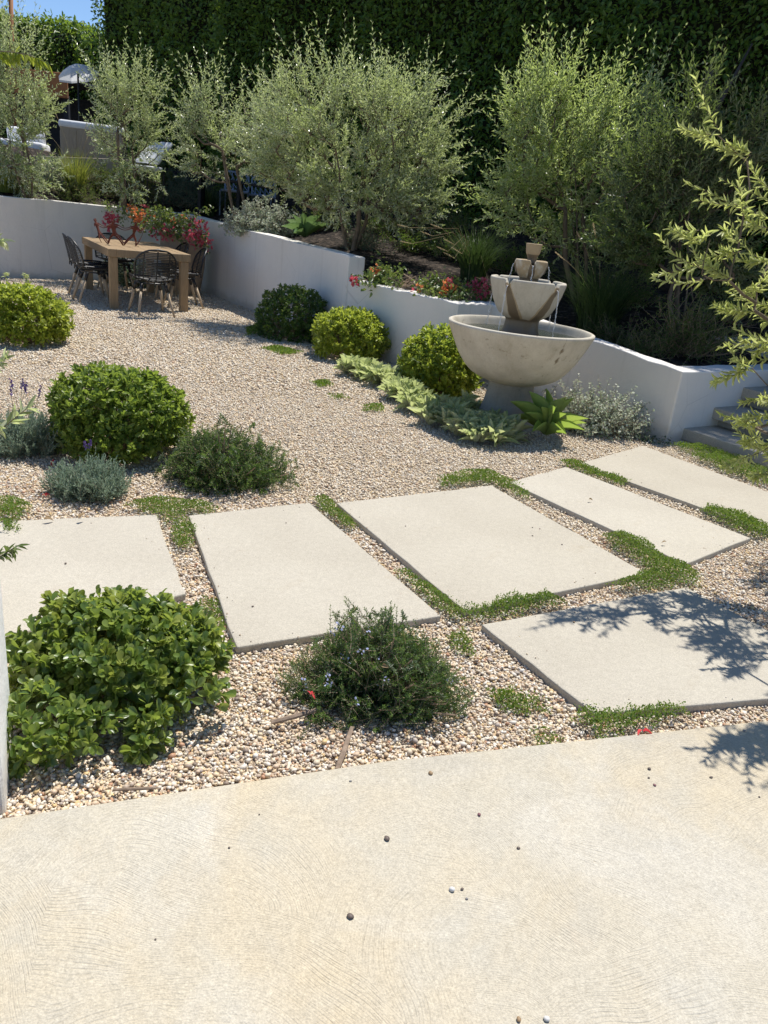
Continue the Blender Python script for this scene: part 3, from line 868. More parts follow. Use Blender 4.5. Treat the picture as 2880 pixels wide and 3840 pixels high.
def make_chair():
    """rattan shell chair; faces +Y, base at the origin"""
    t = thing('rattan_chair', '', 'chair', (0, 0, 0))
    sw, sh = .25, .455
    # shell: (u across -1..1, h along the shell from seat front to back top)
    def shell(u, h):
        if h < .42:                      # seat
            k = h / .42; y = .22 - .40 * k; z = sh + .018 * (1 - k) ** 2 + .02 * u * u * (1 + 1.2 * k) - .012 * (1 - abs(u))
            x = u * sw * (.92 + .08 * k)
        else:
            k = (h - .42) / .58
            b = min(1, k / .22)
            y = -.18 - .085 * math.sin(b * PI / 2) - .085 * max(0, k - .22) + .085 * u * u * (1 - .35 * k) * b + .02 * u * u * (1 - b)
            z = sh + .02 * u * u * 2.2 * (1 - b) + .035 * (1 - math.cos(b * PI / 2)) + .40 * max(0, k - .1)
            x = u * sw * (1.0 + .06 * math.sin(k * PI))
        return np.array([x, y, z])
    # outline with a round top
    def half(h):                          # half width (in u) at shell position h
        if h > .74: return math.sqrt(max(0, 1 - ((h - .74) / .26) ** 2)) ** .9
        if h < .10: return .80 + .2 * math.sqrt(max(0, 1 - (1 - h / .10) ** 2))
        return 1.0
    hs_ = np.linspace(0, 1, 46)
    rim = [shell(-half(h), h) for h in hs_] + [shell(half(h), h) for h in hs_[::-1][1:]]
    M().tube(rim + [rim[0]], .012, 7).build('rim', MT['rattan'], t, smooth=True)
    bk = M(); se = M()
    for h in np.linspace(.03, .97, 34):
        hw = half(h) * .985
        pts = [shell(u, h) for u in np.linspace(-hw, hw, 9)]
        (se if h < .44 else bk).tube(pts, .0055, 5)
    for u in (-.62, 0, .62):
        top = .97 if u == 0 else .92
        pb = [shell(u, h) + np.array([0, .004 if h > .45 else 0, .004 if h < .45 else 0]) for h in np.linspace(.42, top, 14)]
        ps = [shell(u, h) + np.array([0, 0, .004]) for h in np.linspace(.02, .44, 8)]
        bk.tube(pb, .0085, 6); se.tube(ps, .0085, 6)
    bk.build('backrest', MT['rattan'], t, smooth=True)
    # seat edge hoop and low arch behind
    se.tube([np.array([.10 * math.cos(a), -.235 - .01, sh - .02 + .10 * math.sin(a)]) for a in np.linspace(0, PI, 12)], .008, 6)
    se.tube([np.array([sw * .82 * math.cos(a), .02 + .2 * math.sin(a), sh - .035]) for a in np.linspace(0, 2 * PI, 25)], .011, 6)
    se.build('seat', MT['rattan'], t, smooth=True)
    for sx in (-1, 1):
        for sy in (-1, 1):
            a = np.array([sx * .15, sy * .13 + .01, sh - .03]); f = np.array([sx * .235, sy * .235 + (.0 if sy > 0 else -.03), 0])
            m_ = a + (f - a) * .26
            leg = M().tube([m_ + (f - m_) * k for k in (0, .5, 1)], [.0205, .018, .0135], 8).build('leg', MT['legwood'], t, smooth=True)
            M().tube([a, m_ + (f - m_) * .01], [.021, .0225], 8).build('leg_socket', MT['rattan'], leg, smooth=True)
    return t


def yaw_to(v):
    return math.atan2(-v[0], v[1])


ch = make_chair()
gname = 'black rattan dining chairs round the table'
ch.location = (-3.36, 10.36, 0); ch.rotation_euler = (0, 0, yaw_to(TU) + .06)
tag(ch, 'black rattan chair with its back to us at the near end of the table', 'chair', gname)
e0 = TC - TV * (TW / 2 + .02)
for (pos, dirv, lab) in (
    (TC - TV * (TW / 2 + .06) - TU * .40, TV, 'black rattan chair on the open gravel side of the table, nearer of the two there'),
    (TC - TV * (TW / 2 + .05) + TU * .18, TV, 'black rattan chair on the open gravel side of the table, farther of the two there'),
    (TC + TV * (TW / 2 + .05) - TU * .48, -TV, 'black rattan chair squeezed between the table and the white wall, nearest the square leg'),
    (TC + TV * (TW / 2 + .02) + TU * .42, -TV, 'black rattan chair in front of the tan clay pot'),
    (TC + TU * (TL / 2 - .02) - TV * .05, -TU, 'black rattan chair at the far end of the table behind the metal figures')):
    dup(ch, pos * np.array([1, 1, 0]), yaw_to(dirv) + RNG.uniform(-.08, .08), lab, gname)

# ring of steel figures on the table
SP = np.array([-4.16, 11.45, TH])
sc_ = thing('figure_ring', 'rusty metal centrepiece of figures holding hands in a ring on the wooden table', 'table ornament', SP)
FIG = [  # one silhouette in (s, h): s along the ring -.5...5 of a figure, h height 0..1
    (-.44, .0), (-.50, .0), (-.50, .04), (-.30, .235), (-.09, .42), (-.06, .48), (-.065, .58), (-.095, .70), (-.20, .725), (-.34, .665), (-.50, .635),
    (-.50, .665), (-.34, .70), (-.20, .775), (-.11, .80), (-.035, .815), (-.03, .85), (-.058, .885), (-.062, .95), (-.035, .99), (0, 1.0),
    (.035, .99), (.062, .95), (.058, .885), (.03, .85), (.035, .815), (.11, .80), (.20, .775), (.34, .70), (.50, .665), (.50, .635), (.34, .665), (.20, .725), (.095, .70),
    (.065, .58), (.06, .48), (.09, .42), (.30, .235), (.50, .04), (.50, .0), (.44, .0), (.25, .19), (.04, .36), (-.04, .36), (-.25, .19)]
NF = 7
for k in range(NF):
    b = bmesh.new()
    f = b.faces.new([b.verts.new((s, h, 0)) for s, h in FIG])
    bmesh.ops.triangulate(b, faces=[f], ngon_method='EAR_CLIP')
    bmesh.ops.subdivide_edges(b, edges=list(b.edges), cuts=1)
    r = bmesh.ops.extrude_face_region(b, geom=list(b.faces))
    for q in r['geom']:
        if isinstance(q, bmesh.types.BMVert): q.co.z = 1
    bmesh.ops.recalc_face_normals(b, faces=list(b.faces))
    for q in b.verts:
        s, h, l = q.co
        rad = .245 + .12 * h ** .8 - .006 * l
        a = (k + s) * 2 * PI / NF + .33
        q.co = Vector((SP[0] + rad * math.cos(a), SP[1] + rad * math.sin(a), SP[2] + .003 + .34 * h * (1 - .08 * h)))
    M().bm(b).build('figure', MT['rust'], sc_)

# tall clay pot in the wall corner
PX, PY = -3.72, 13.1
pt = thing('clay_pot', 'large tan clay pot in the wall corner under the bougainvillea', 'plant pot', (PX, PY, 0))
m = M().lathe([(0, 0)] + [tuple(p) for p in dense([(.24, 0), (.29, .12), (.345, .45), (.36, .75), (.35, .88)], 5)] + [(.385, .89), (.39, .95), (.375, .97), (.335, .965), (.32, .90), (0, .88)], 48)
m.v[0] = m.v[0] + np.array([PX, PY, 0], np.float32)
m.build('pot_body', MT['terracotta'], pt, smooth=True)
# ================================================================== PLANT BUILDERS


def clip_dome(rng, n, rad, zmin=-.55, lump=.07, ls=2.2, seed=0, sq=2.1):
    """points and normals on a lumpy clipped ball (radii rad), centre at 0"""
    d = rand_dirs(rng, n, zmin)
    p = np.abs(d) ** sq
    r = (p.sum(1)) ** (-1 / sq)
    r *= 1 + lump * wob(d, ls, seed)
    pos = d * r[:, None] * np.array(rad)
    nrm = nz(d / np.array(rad))
    return pos, nrm


def rosettes(m, rng, tips, axes, k, L, W, tpls, tilt=(22, 68), mi=0, jit=.25):
    """k leaves round each shoot tip"""
    n = len(tips)
    for j in range(k):
        t = (j + .5) / k
        an = j * 2.399 + rng.uniform(0, 6.28, n) * .15 + rng.uniform(0, 6.28) + np.arange(n) * 1.7
        ti = np.radians(tilt[0] + (tilt[1] - tilt[0]) * t + rng.normal(0, 9, n))
        pr = perp(axes, None, an)
        d = axes * np.cos(ti)[:, None] + pr * np.sin(ti)[:, None]
        nm = axes * np.sin(ti)[:, None] - pr * np.cos(ti)[:, None]
        nm = nz(nm + rng.normal(0, jit, (n, 3)))
        l = L * rng.uniform(.72, 1.2, n) * (1 - .25 * (1 - t) * .8)
        pos = tips - axes * (L * .55 * t)[..., None] if np.ndim(t) else tips - axes * (L * .6 * t)
        multi(m, tpls, rng, pos, d, nm, l, l * W * rng.uniform(.85, 1.15, n), mi)


def ball_bush(name, label, cat, base, rad, mats, n=900, k=8, L=.045, W=.5, tpls=T_OBOV_S, seed=1, lift=.0, group=None, new=.0, lump=.11, zmin=-.6, stems=True, cz=None, extra=None):
    rng = np.random.default_rng(seed)
    root = thing(name, label, cat, base, group)
    cz = rad[2] * .80 + lift if cz is None else cz
    c = np.array([base[0], base[1], base[2] + cz])
    m = M()
    tot = []
    for (sc, fr) in ((1.0, 1.0), (.88, .55), (.70, .25)):
        p, nr = clip_dome(rng, int(n * fr), np.array(rad) * sc, zmin, lump, 2.2, seed)
        p = p * rng.uniform(.90, 1.08, (len(p), 1))
        keep = (c[2] + p[:, 2] > base[2] + .012)
        p, nr = p[keep], nr[keep]
        ax = nz(nr + np.array([0, 0, .55]) + rng.normal(0, .28, p.shape))
        isn = rng.random(len(p)) < new if sc == 1.0 else np.zeros(len(p), bool)
        for q, mi in ((~isn, 0), (isn, 1)):
            if q.any(): rosettes(m, rng, c + p[q], ax[q], k, L, W, tpls, mi=mi)
        tot.append((p, nr))
    if extra is not None: extra(m, rng, c)
    m.build('foliage', mats, root, smooth=True)
    if stems:
        s = M(); p = tot[1][0]
        for q in p[rng.permutation(len(p))[:70]]:
            b0 = np.array([base[0], base[1], base[2]]) + np.array([q[0] * .18, q[1] * .18, 0])
            mid = (b0 + c + q) / 2 + np.array([q[0], q[1], 0]) * .12
            s.tube([b0, mid, c + q], [.006, .004, .002], 4, cap=False)
        s.build('stems', MT['twig'], root, smooth=True)
    return root


def sprigs(m, rng, starts, dirs, lens, per, L, W, curve, tilt=55, mi=0, tpl=KITE, stem=None, up=.25, tipmi=None):
    """curved shoots covered in needles"""
    n = len(starts)
    dirs = nz(dirs)
    bend = curve
    for j in range(per):
        t = (j + .6) / per
        t_ = t * np.ones(n)
        pos = starts + dirs * (lens * t_)[:, None] + bend * (lens * t_ ** 2)[:, None]
        tan = nz(dirs + 2 * bend * t_[:, None])
        an = j * 2.399 + np.arange(n) * 1.1 + rng.uniform(0, .8, n)
        pr = perp(tan, None, an)
        ti = np.radians(tilt * (1 - .45 * t) + rng.normal(0, 10, n))
        d = tan * np.cos(ti)[:, None] + pr * np.sin(ti)[:, None]
        nm = tan * np.sin(ti)[:, None] - pr * np.cos(ti)[:, None] + rng.normal(0, .3, (n, 3))
        l = L * rng.uniform(.7, 1.2, n) * (1 - .35 * t)
        m.inst(tpl, pos, d, nm, l, l * 0 + W, (tipmi if (tipmi is not None and t > .72) else mi))
    if stem is not None:
        for i in range(0, n, 1):
            stem.tube([starts[i], starts[i] + dirs[i] * lens[i] * .5 + bend[i] * lens[i] * .25, starts[i] + dirs[i] * lens[i] + bend[i] * lens[i]], [.0013, .001, .0005], 3, cap=False)


def needle_bush(name, label, cat, base, rad, mats, n=420, per=34, L=.024, W=.0038, seed=1, group=None, slen=(.10, .20), tilt=55, flowers=None, spikes=0, upw=.5, tipmi=1, djit=.35, lump=.2):
    rng = np.random.default_rng(seed)
    root = thing(name, label, cat, base, group)
    m = M(); s = M()
    d = rand_dirs(rng, n, -.02)
    # shoots end on a lumpy low mound
    R = 1 + lump * wob(d, 2.6, seed)
    ends = np.array(base) + d * R[:, None] * np.array(rad) * rng.uniform(.62, 1.05, (n, 1))
    ends[:, 2] = np.maximum(ends[:, 2], base[2] + .02)
    dr = nz(d * np.array([1, 1, .8]) + np.array([0, 0, upw]) + rng.normal(0, djit, (n, 3)))
    ln = rng.uniform(*slen, n)
    cv = rng.normal(0, .16, (n, 3)) + np.array([0, 0, .10])
    st = ends - dr * ln[:, None] - cv * ln[:, None]
    st[:, 2] = np.maximum(st[:, 2], base[2] + .008)
    sprigs(m, rng, st, dr, ln, per, L, W, cv, tilt, 0, KITE, s, tipmi=tipmi)
    m.build('foliage', mats, root)
    for i in range(0, n, 4):
        b0 = np.array(base) + rng.normal(0, .02, 3) * np.array([1, 1, 0])
        s.tube([b0, (b0 + st[i]) / 2 + np.array([0, 0, -.1 * rad[2]]), st[i]], [.006, .004, .0025], 4, cap=False)
    s.build('stems', MT['twig'], root)
    if flowers:
        pick = rng.permutation(n)[:flowers[1]]
        for i in pick:
            p = ends[i] + rng.normal(0, .008, (5, 3)); fm = M()
            fm.inst(HEXL, p, rand_dirs(rng, 5), rand_dirs(rng, 5), .010, .008)
            fm.build('flower', MT[flowers[0]], root)
    if spikes:
        for i in range(spikes):
            fm = M(); sm = M()
            a = rng.uniform(0, 6.28); b0 = np.array(base) + np.array([math.cos(a), math.sin(a), 0]) * rad[0] * .4 * rng.random() + np.array([0, 0, rad[2] * .6])
            e = b0 + np.array([rng.normal(0, .05), rng.normal(0, .05), rad[2] * .8 + .05])
            sm.tube([b0, e], [.002, .0015], 3)
            t = np.linspace(.8, 1, 26)[:, None]
            fm.inst(HEXL, b0 + (e - b0) * t, rand_dirs(rng, 26), rand_dirs(rng, 26), .012, .009)
            sk_ = sm.build('flower_stalk', MT['shrub_blue'], root); fm.build('flower_spike', MT['violet'], sk_)
    return root


def rosette_plant(name, label, cat, base, n, L, W, mats, tpls, seed=1, group=None, tilt=(8, 80), lift=.03, heads=1, spread=.0, zs=1.0, mi_fn=None):
    """agave / lamb's ear: rings of broad leaves from one or several crowns"""
    rng = np.random.default_rng(seed)
    root = thing(name, label, cat, base, group)
    m = M()
    for h in range(heads):
        if heads > 1:
            a = rng.uniform(0, 6.28); r = math.sqrt(rng.random()) * spread
            c = np.array(base) + np.array([r * math.cos(a), r * math.sin(a) * zs, lift * rng.uniform(.4, 1.6)])
            ax = nz(np.array([rng.normal(0, .25), rng.normal(0, .25), 1.0]))
        else:
            c = np.array(base) + np.array([0, 0, lift]); ax = np.array([0, 0, 1.0])
        sc = rng.uniform(.72, 1.12) if heads > 1 else 1.0
        j = np.arange(n); t = (j + .5) / n
        an = j * 2.39996 + rng.uniform(0, 6.28) + rng.normal(0, .12, n)
        ti = np.radians(tilt[0] + (tilt[1] - tilt[0]) * t ** .9 + rng.normal(0, 5, n))
        A = np.repeat(ax[None], n, 0)
        pr = perp(A, None, an)
        d = A * np.cos(ti)[:, None] + pr * np.sin(ti)[:, None]
        nm = A * np.sin(ti)[:, None] - pr * np.cos(ti)[:, None]
        l = L * sc * rng.uniform(.82, 1.1, n) * np.where(t < .2, .72, 1.0)
        pos = c + pr * .012 + A * (.02 * (1 - t))[:, None]
        multi(m, tpls, rng, pos, d, nz(nm + rng.normal(0, .06, nm.shape)), l, l * W * rng.uniform(.9, 1.1, n), 0)
    m.build('leaves', mats, root, smooth=True)
    return root


def grass_clump(name, label, base, h, n, mats, seed=1, group=None, plumes=0, spread=.12, arch=.8, w=.006, plume_dir=None, plen=1.15):
    rng = np.random.default_rng(seed)
    root = thing(name, label, 'ornamental grass', base, group)
    a = rng.uniform(0, 2 * PI, n); r = np.sqrt(rng.random(n)) * spread
    p0 = np.array(base) + np.stack([r * np.cos(a), r * np.sin(a), 0 * a], 1)
    lean = rng.uniform(.08, 1, n) * arch; H = h * rng.uniform(.55, 1.05, n)
    out = np.stack([np.cos(a + rng.normal(0, .5, n)), np.sin(a + rng.normal(0, .5, n)), 0 * a], 1)
    side = np.stack([-out[:, 1], out[:, 0], 0 * a], 1)
    K = 6; rows = []
    for k in range(K):
        t = k / (K - 1)
        c = p0 + out * (H * lean * t ** 1.8)[:, None] + np.array([0, 0, 1.0]) * (H * (t - .42 * lean * t ** 2.6))[:, None]
        ww = w * (1 - t ** 1.5) + .0006
        rows += [c - side * ww / 2, c + side * ww / 2]
    v = np.stack(rows, 1).reshape(-1, 3)
    f = np.array([(2 * k, 2 * k + 1, 2 * k + 3, 2 * k + 2) for k in range(K - 1)])
    f = (f[None] + (np.arange(n) * 2 * K)[:, None, None]).reshape(-1, 4)
    M().add(v, f).build('blades', mats, root)
    for i in range(plumes):
        aa = rng.uniform(0, 6.28) if plume_dir is None else plume_dir + rng.normal(0, .45)
        o = np.array([math.cos(aa), math.sin(aa), 0]); le = rng.uniform(.15, .75); hh = h * plen * rng.uniform(.85, 1.15)
        pts = [np.array(base) + o * (hh * le * t ** 1.7) + np.array([0, 0, hh * (t - .35 * le * t ** 2.4)]) for t in np.linspace(0, 1, 10)]
        pm = M(); e = np.array(pts[-1]); dd = nz(e - pts[-3])
        tt = rng.uniform(-.065, .065, 150); pr = perp(np.repeat(dd[None], 150, 0), rng)
        pm.inst(KITE, e + dd * tt[:, None], dd * .75 + pr * .55, rand_dirs(rng, 150), .022 * (1 - np.abs(tt) / .11), .0026)
        pm.tube(pts, [.0016] * 10, 3, cap=False)
        pm.build('plume', MT['plume'], root)
    return root


def grow_tree(name, label, stems, attract, rng, leaf_mats, bark, twigs=3, tlen=(.28, .5), pairs=11, L=.052, W=.010, up=.6, tpl=KITE3, group=None, cat='tree', trunk_r=.03, lmul=None, jit=.28, droop=.0, tri=False, base=None, twigr=.0017, smoothleaf=False, centre=None, rand=.42, cup=.22):
    """stems: list of polylines; branches reach out to the attractor points, leafy twigs sprout there"""
    root = thing(name, label, cat, base if base is not None else stems[0][0], group)
    nodes = []; par = []
    for s in stems:
        last = -1
        for a, b in zip(s[:-1], s[1:]):
            a = np.array(a, float); b = np.array(b, float)
            for t in (np.linspace(0, 1, 5)[:-1]):
                nodes.append(a + (b - a) * t); par.append(last); last = len(nodes) - 1
        nodes.append(np.array(s[-1], float)); par.append(last)
    b0 = np.array(stems[0][0])
    A = attract[np.argsort(np.linalg.norm(attract - b0, axis=1))]
    ends = []
    minz = min(s[0][2] for s in stems) + .35 * (max(q[2] for s in stems for q in s) - min(s[0][2] for s in stems))
    for q in A:
        P = np.array(nodes); dd = np.linalg.norm(P - q, axis=1) + 2.2 * np.maximum(0, P[:, 2] - q[2] + .05) + 3.0 * (P[:, 2] < minz)
        i = int(np.argmin(dd)); p = P[i]; ln = np.linalg.norm(q - p); k = max(2, int(ln / .10)); last = i
        off = rng.normal(0, .06, 3) * ln
        for j in range(1, k + 1):
            t = j / k
            nodes.append(p + (q - p) * t + off * math.sin(t * PI) + np.array([0, 0, -.08 * ln * math.sin(t * PI)])); par.append(last); last = len(nodes) - 1
        ends.append(last)
    P = np.array(nodes); par = np.array(par)
    cnt = np.zeros(len(P)); cnt[ends] += 1
    for i in range(len(P) - 1, -1, -1):
        if par[i] >= 0: cnt[par[i]] += cnt[i]
    tot = max(1, max(cnt))
    R = np.maximum(twigr, trunk_r * (cnt / tot) ** .46)
    # chains
    kids = [[] for _ in P]
    for i, q in enumerate(par):
        if q >= 0: kids[q].append(i)
    wood = M()
    startl = [i for i in range(len(P)) if par[i] < 0]
    stack = [(-1, i) for i in startl]
    while stack:
        pr_, i = stack.pop()
        ch_ = [pr_, i] if pr_ >= 0 else [i]
        while kids[i]:
            ks = sorted(kids[i], key=lambda q: -cnt[q])
            for o in ks[1:]: stack.append((i, o))
            i = ks[0]; ch_.append(i)
        if len(ch_) > 1:
            rr = R[ch_].copy()
            if pr_ >= 0: rr[0] = min(R[pr_], rr[1] * 1.15)
            wood.tube(P[ch_], rr, 7 if rr[0] > .012 else 5 if rr[0] > .005 else 4, cap=False)
    # twigs and leaves
    m = M()
    E_ = P[ends]; cen = A.mean(0) if centre is None else np.array(centre)
    n = len(E_) * twigs
    st = np.repeat(E_, twigs, 0) + rng.normal(0, .02, (n, 3))
    od = nz(st - cen)
    dr = nz(od * 1.0 + np.array([0, 0, up]) + rng.normal(0, rand, (n, 3)))
    ln = rng.uniform(*tlen, n) * (1 + .35 * np.maximum(0, dr[:, 2]) )
    if lmul is not None: ln = ln * lmul(st)
    cv = rng.normal(0, .17, (n, 3)) + np.array([0, 0, cup - droop])
    for i in range(n):
        wood.tube([st[i], st[i] + dr[i] * ln[i] * .5 + cv[i] * ln[i] * .25, st[i] + dr[i] * ln[i] + cv[i] * ln[i]], [twigr, twigr * .7, twigr * .35], 3, cap=False)
    for j in range(pairs):
        t = (j + .5) / pairs
        for sgn in (0, PI):
            t_ = np.clip(t + rng.normal(0, .015, n), 0, 1)
            pos = st + dr * (ln * t_)[:, None] + cv * (ln * t_ ** 2)[:, None]
            tan = nz(dr + 2 * cv * t_[:, None])
            an = sgn + j * PI / 2 + np.arange(n) * .7 + rng.normal(0, .25, n)
            p_ = perp(tan, None, an)
            ti = np.radians(52 - 24 * t + rng.normal(0, 12, n))
            d = tan * np.cos(ti)[:, None] + p_ * np.sin(ti)[:, None]
            nm = tan * np.sin(ti)[:, None] - p_ * np.cos(ti)[:, None] + rng.normal(0, jit, (n, 3))
            l = L * rng.uniform(.65, 1.2, n) * (1 - .3 * t ** 3)
            if isinstance(tpl, list): multi(m, tpl, rng, pos, d, nz(nm), l, W * rng.uniform(.8, 1.2, n))
            else: m.inst(tpl, pos, d, nm, l, W)
    wood.build('trunk', bark, root, smooth=True)
    m.build('crown', leaf_mats, root, smooth=smoothleaf)
    return root


def lobes(rng, spec):
    """attractor points filling ellipsoids: (centre, radii, count)"""
    out = []
    for c, r, k in spec:
        d = rand_dirs(rng, k); out.append(np.array(c) + d * np.array(r) * (rng.random(k)[:, None] ** .45))
    return np.concatenate(out)


# ================================================================== CLIPPED BUSHES ON THE GRAVEL
def gb(px, py): return G(px, py, 0)


gn = 'rounded pittosporum bushes in the gravel'
b_ = gb(252, 985)
ball_bush('round_bush', 'big rounded mid green bush between the gravel court and the lavender', 'bush', b_ + np.array([0, .05, 0]), (.375, .36, .28), [MT['pitto'], MT['pitto_new']], n=760, k=8, L=.046, W=.50, tpls=T_OBOV_S, seed=11, group=gn, new=.03, cz=.235)
b_ = gb(50, 745)
ball_bush('round_bush', 'lime green rounded bush cut by the edge of the view below the flower stalks', 'bush', b_ + np.array([-.05, .10, 0]), (.42, .40, .30), [MT['pitto_lime'], MT['pitto_new']], n=560, k=8, L=.055, W=.50, seed=12, group=gn, new=.05, cz=.24)
b_ = gb(621, 738)
ball_bush('round_bush', 'dark green domed bush against the tall white wall', 'bush', b_ + np.array([.02, .25, 0]), (.43, .42, .40), [MT['pitto_dark'], MT['pitto']], n=620, k=8, L=.045, W=.48, seed=13, group=gn, new=.10, cz=.22, lump=.05)
b_ = gb(748, 782)
ball_bush('round_bush', 'lime green round bush next to the lamb\'s ear, in front of the low white wall', 'bush', b_ + np.array([.0, .22, 0]), (.40, .40, .285), [MT['pitto_lime'], MT['pitto_new']], n=560, k=8, L=.055, W=.48, seed=14, group=gn, new=.06, cz=.235)
b_ = gb(945, 855)
ball_bush('round_bush', 'yellow green round bush touching the big stone fountain bowl', 'bush', b_ + np.array([.0, .16, 0]), (.375, .36, .36), [MT['pitto_lime'], MT['pitto']], n=600, k=8, L=.055, W=.48, seed=15, group=gn, new=.3, cz=.23)


def near_extra(m, rng, c):
    # ragged skirts and a low straggling shoot
    for (px, py, r, n) in ((312, 1600, .05, 20), (318, 1545, .05, 18), (420, 1500, .09, 30), (90, 1560, .12, 60), (60, 1440, .11, 46), (170, 1570, .09, 30), (40, 1610, .08, 30)):
        q = G(px, py, .10 if py < 1590 else .05)
        d = rand_dirs(rng, n); rosettes(m, rng, q + d * r * np.array([1, 1, .7]), nz(d + np.array([0, -.3, .4])), 8, .042, .50, T_OBOV, mi=0)


b_ = gb(262, 1500)
ball_bush('glossy_bush', 'large glossy leaved bush in the foreground beside the white pillar', 'bush', b_ + np.array([-.01, .03, 0]), (.30, .23, .165), [MT['pitto_near'], MT['pitto_new']], n=380, k=9, L=.042, W=.58, tpls=T_OBOV, seed=16, new=.13, cz=.138, zmin=-.45, lump=.15, extra=near_extra)

# ================================================================== ROSEMARY AND LAVENDER
rm = [MT['rosemary'], MT['rosemary_tip']]
b_ = gb(478, 1040)
needle_bush('rosemary', 'spreading dark rosemary bush on the gravel beside the big round bush', 'rosemary', b_ + np.array([0, .02, 0]), (.37, .33, .33), rm, n=900, per=32, L=.023, W=.0056, seed=21, group='rosemary bushes', slen=(.06, .15), tilt=68, djit=.6, lump=.28, upw=.3)
b_ = gb(815, 1500)
needle_bush('rosemary', 'dark rosemary bush with small pale blue flowers nearest the patio', 'rosemary', b_ + np.array([.0, .02, 0]), (.29, .27, .265), rm, n=1300, per=32, L=.0165, W=.0040, seed=22, group='rosemary bushes', slen=(.045, .11), tilt=68, djit=.6, lump=.28, upw=.3, flowers=('paleblue', 34))
b_ = gb(192, 1075)
needle_bush('lavender', 'silvery grey lavender mound on the gravel in front of the big round bush', 'lavender', b_ + np.array([0, .03, 0]), (.215, .20, .19), [MT['lavender']], n=460, per=22, L=.036, W=.0066, seed=23, group='lavender plants', slen=(.08, .16), tilt=40, upw=.9, spikes=2, tipmi=0)
b_ = gb(45, 985)
needle_bush('lavender', 'taller lavender with dark flower spikes behind the silvery mound', 'lavender', b_ + np.array([-.02, .06, 0]), (.24, .22, .26), [MT['lavender']], n=460, per=22, L=.038, W=.007, seed=24, group='lavender plants', slen=(.10, .2), tilt=40, upw=.9, spikes=6, tipmi=0)

# ================================================================== LAMB'S EAR
gl = "lamb's ear clumps edging the gravel"
for i, (px, py, hd, sp, L, lab) in enumerate((
        (778, 816, 12, .19, .16, "lamb's ear clump between the two lime green round bushes, farthest from the path"),
        (832, 836, 10, .16, .155, "lamb's ear clump pressed against the yellow green bush, second from the far end"),
        (868, 866, 10, .15, .15, "lamb's ear clump in front of the yellow green bush, spilling on the gravel"),
        (908, 893, 10, .15, .15, "lamb's ear clump in mid strip below the near flank of the yellow green bush"),
        (948, 922, 11, .15, .145, "lamb's ear clump left of the fountain foot at the gravel edge"),
        (992, 944, 12, .15, .145, "lamb's ear clump in front of the fountain foot at the gravel edge"),
        (1038, 958, 12, .15, .145, "lamb's ear clump nearest the paving slabs"),
        (1082, 955, 9, .12, .14, "lamb's ear clump touching the bright agave"))):
    rosette_plant('lambs_ear', lab, "lamb's ear", gb(px, py) + np.array([0, .02, 0]), 13, L * .95, .28, [MT['lambsear']], T_EAR, seed=30 + i, group=gl, tilt=(0, 52), lift=.05, heads=int(hd * 1.8), spread=sp)
rosette_plant('lambs_ear', "shaded lamb's ear clump tucked against the stone fountain foot", "lamb's ear", (FX - .42, FY + .02, 0), 12, .125, .28, [MT['lambsear']], T_EAR, seed=46, group=gl, tilt=(0, 52), lift=.05, heads=22, spread=.22)
rosette_plant('lambs_ear', "lamb's ear clump under the shadow of the lower fountain bowl", "lamb's ear", (FX - .26, FY - .36, 0), 12, .12, .28, [MT['lambsear']], T_EAR, seed=47, group=gl, tilt=(0, 52), lift=.05, heads=20, spread=.18)
# silver flower stalks behind the cut-off bush
for i, (px, y0, y1) in enumerate(((14, 640, 590), (57, 640, 592), (84, 648, 627))):
    b0 = G(px, 668, 0); b0[2] = 0
    e = D(px - (2 if i < 2 else -1), y1, b0[1])
    rng = np.random.default_rng(60 + i)
    root = thing('flower_stalk', ('woolly grey flower stalk rising behind the lime bush at the edge of the view', 'second woolly grey flower stalk behind the lime bush, the taller leafy one', 'short dark purple flower spike behind the lime bush')[i], 'flower stalk', b0)
    M().tube([b0, (b0 + e) / 2 + np.array([.01, 0, 0]), e], [.006, .005, .004], 5).build('stalk', MT['lambsear'], root)
    m = M(); t = rng.uniform(.25, 1, 46)[:, None]; dd = rand_dirs(rng, 46)
    m.inst(T_OVAL[0], b0 + (e - b0) * t, dd * np.array([1, 1, .5]), rand_dirs(rng, 46), .055 if i < 2 else .03, .02)
    m.build('flowers', MT['lambsear'] if i < 2 else MT['violet'], root)

# ================================================================== AGAVES
ga = 'fox tail agaves'
rosette_plant('agave', 'bright green agave rosette beside the stone fountain foot', 'agave', gb(1176, 962) + np.array([0, .04, 0]), 25, .34, .19, [MT['agave']], T_AGAVE, seed=71, group=ga, tilt=(2, 62), lift=.07)
rosette_plant('agave', 'small agave squeezed between the dark dome and the lime bush', 'agave', gb(668, 750) + np.array([.08, .22, 0]), 16, .28, .28, [MT['agave_blue']], T_AGAVE, seed=72, group=ga, tilt=(4, 64), lift=.08)
rosette_plant('agave', 'agave rosette on top of the white wall next to the silvery licorice plant', 'agave', on_bank(655, 527) + np.array([0, .05, 0]), 18, .38, .26, [MT['agave_blue']], T_AGAVE, seed=73, group=ga, tilt=(4, 66), lift=.08)

# ================================================================== SILVERY LICORICE PLANTS


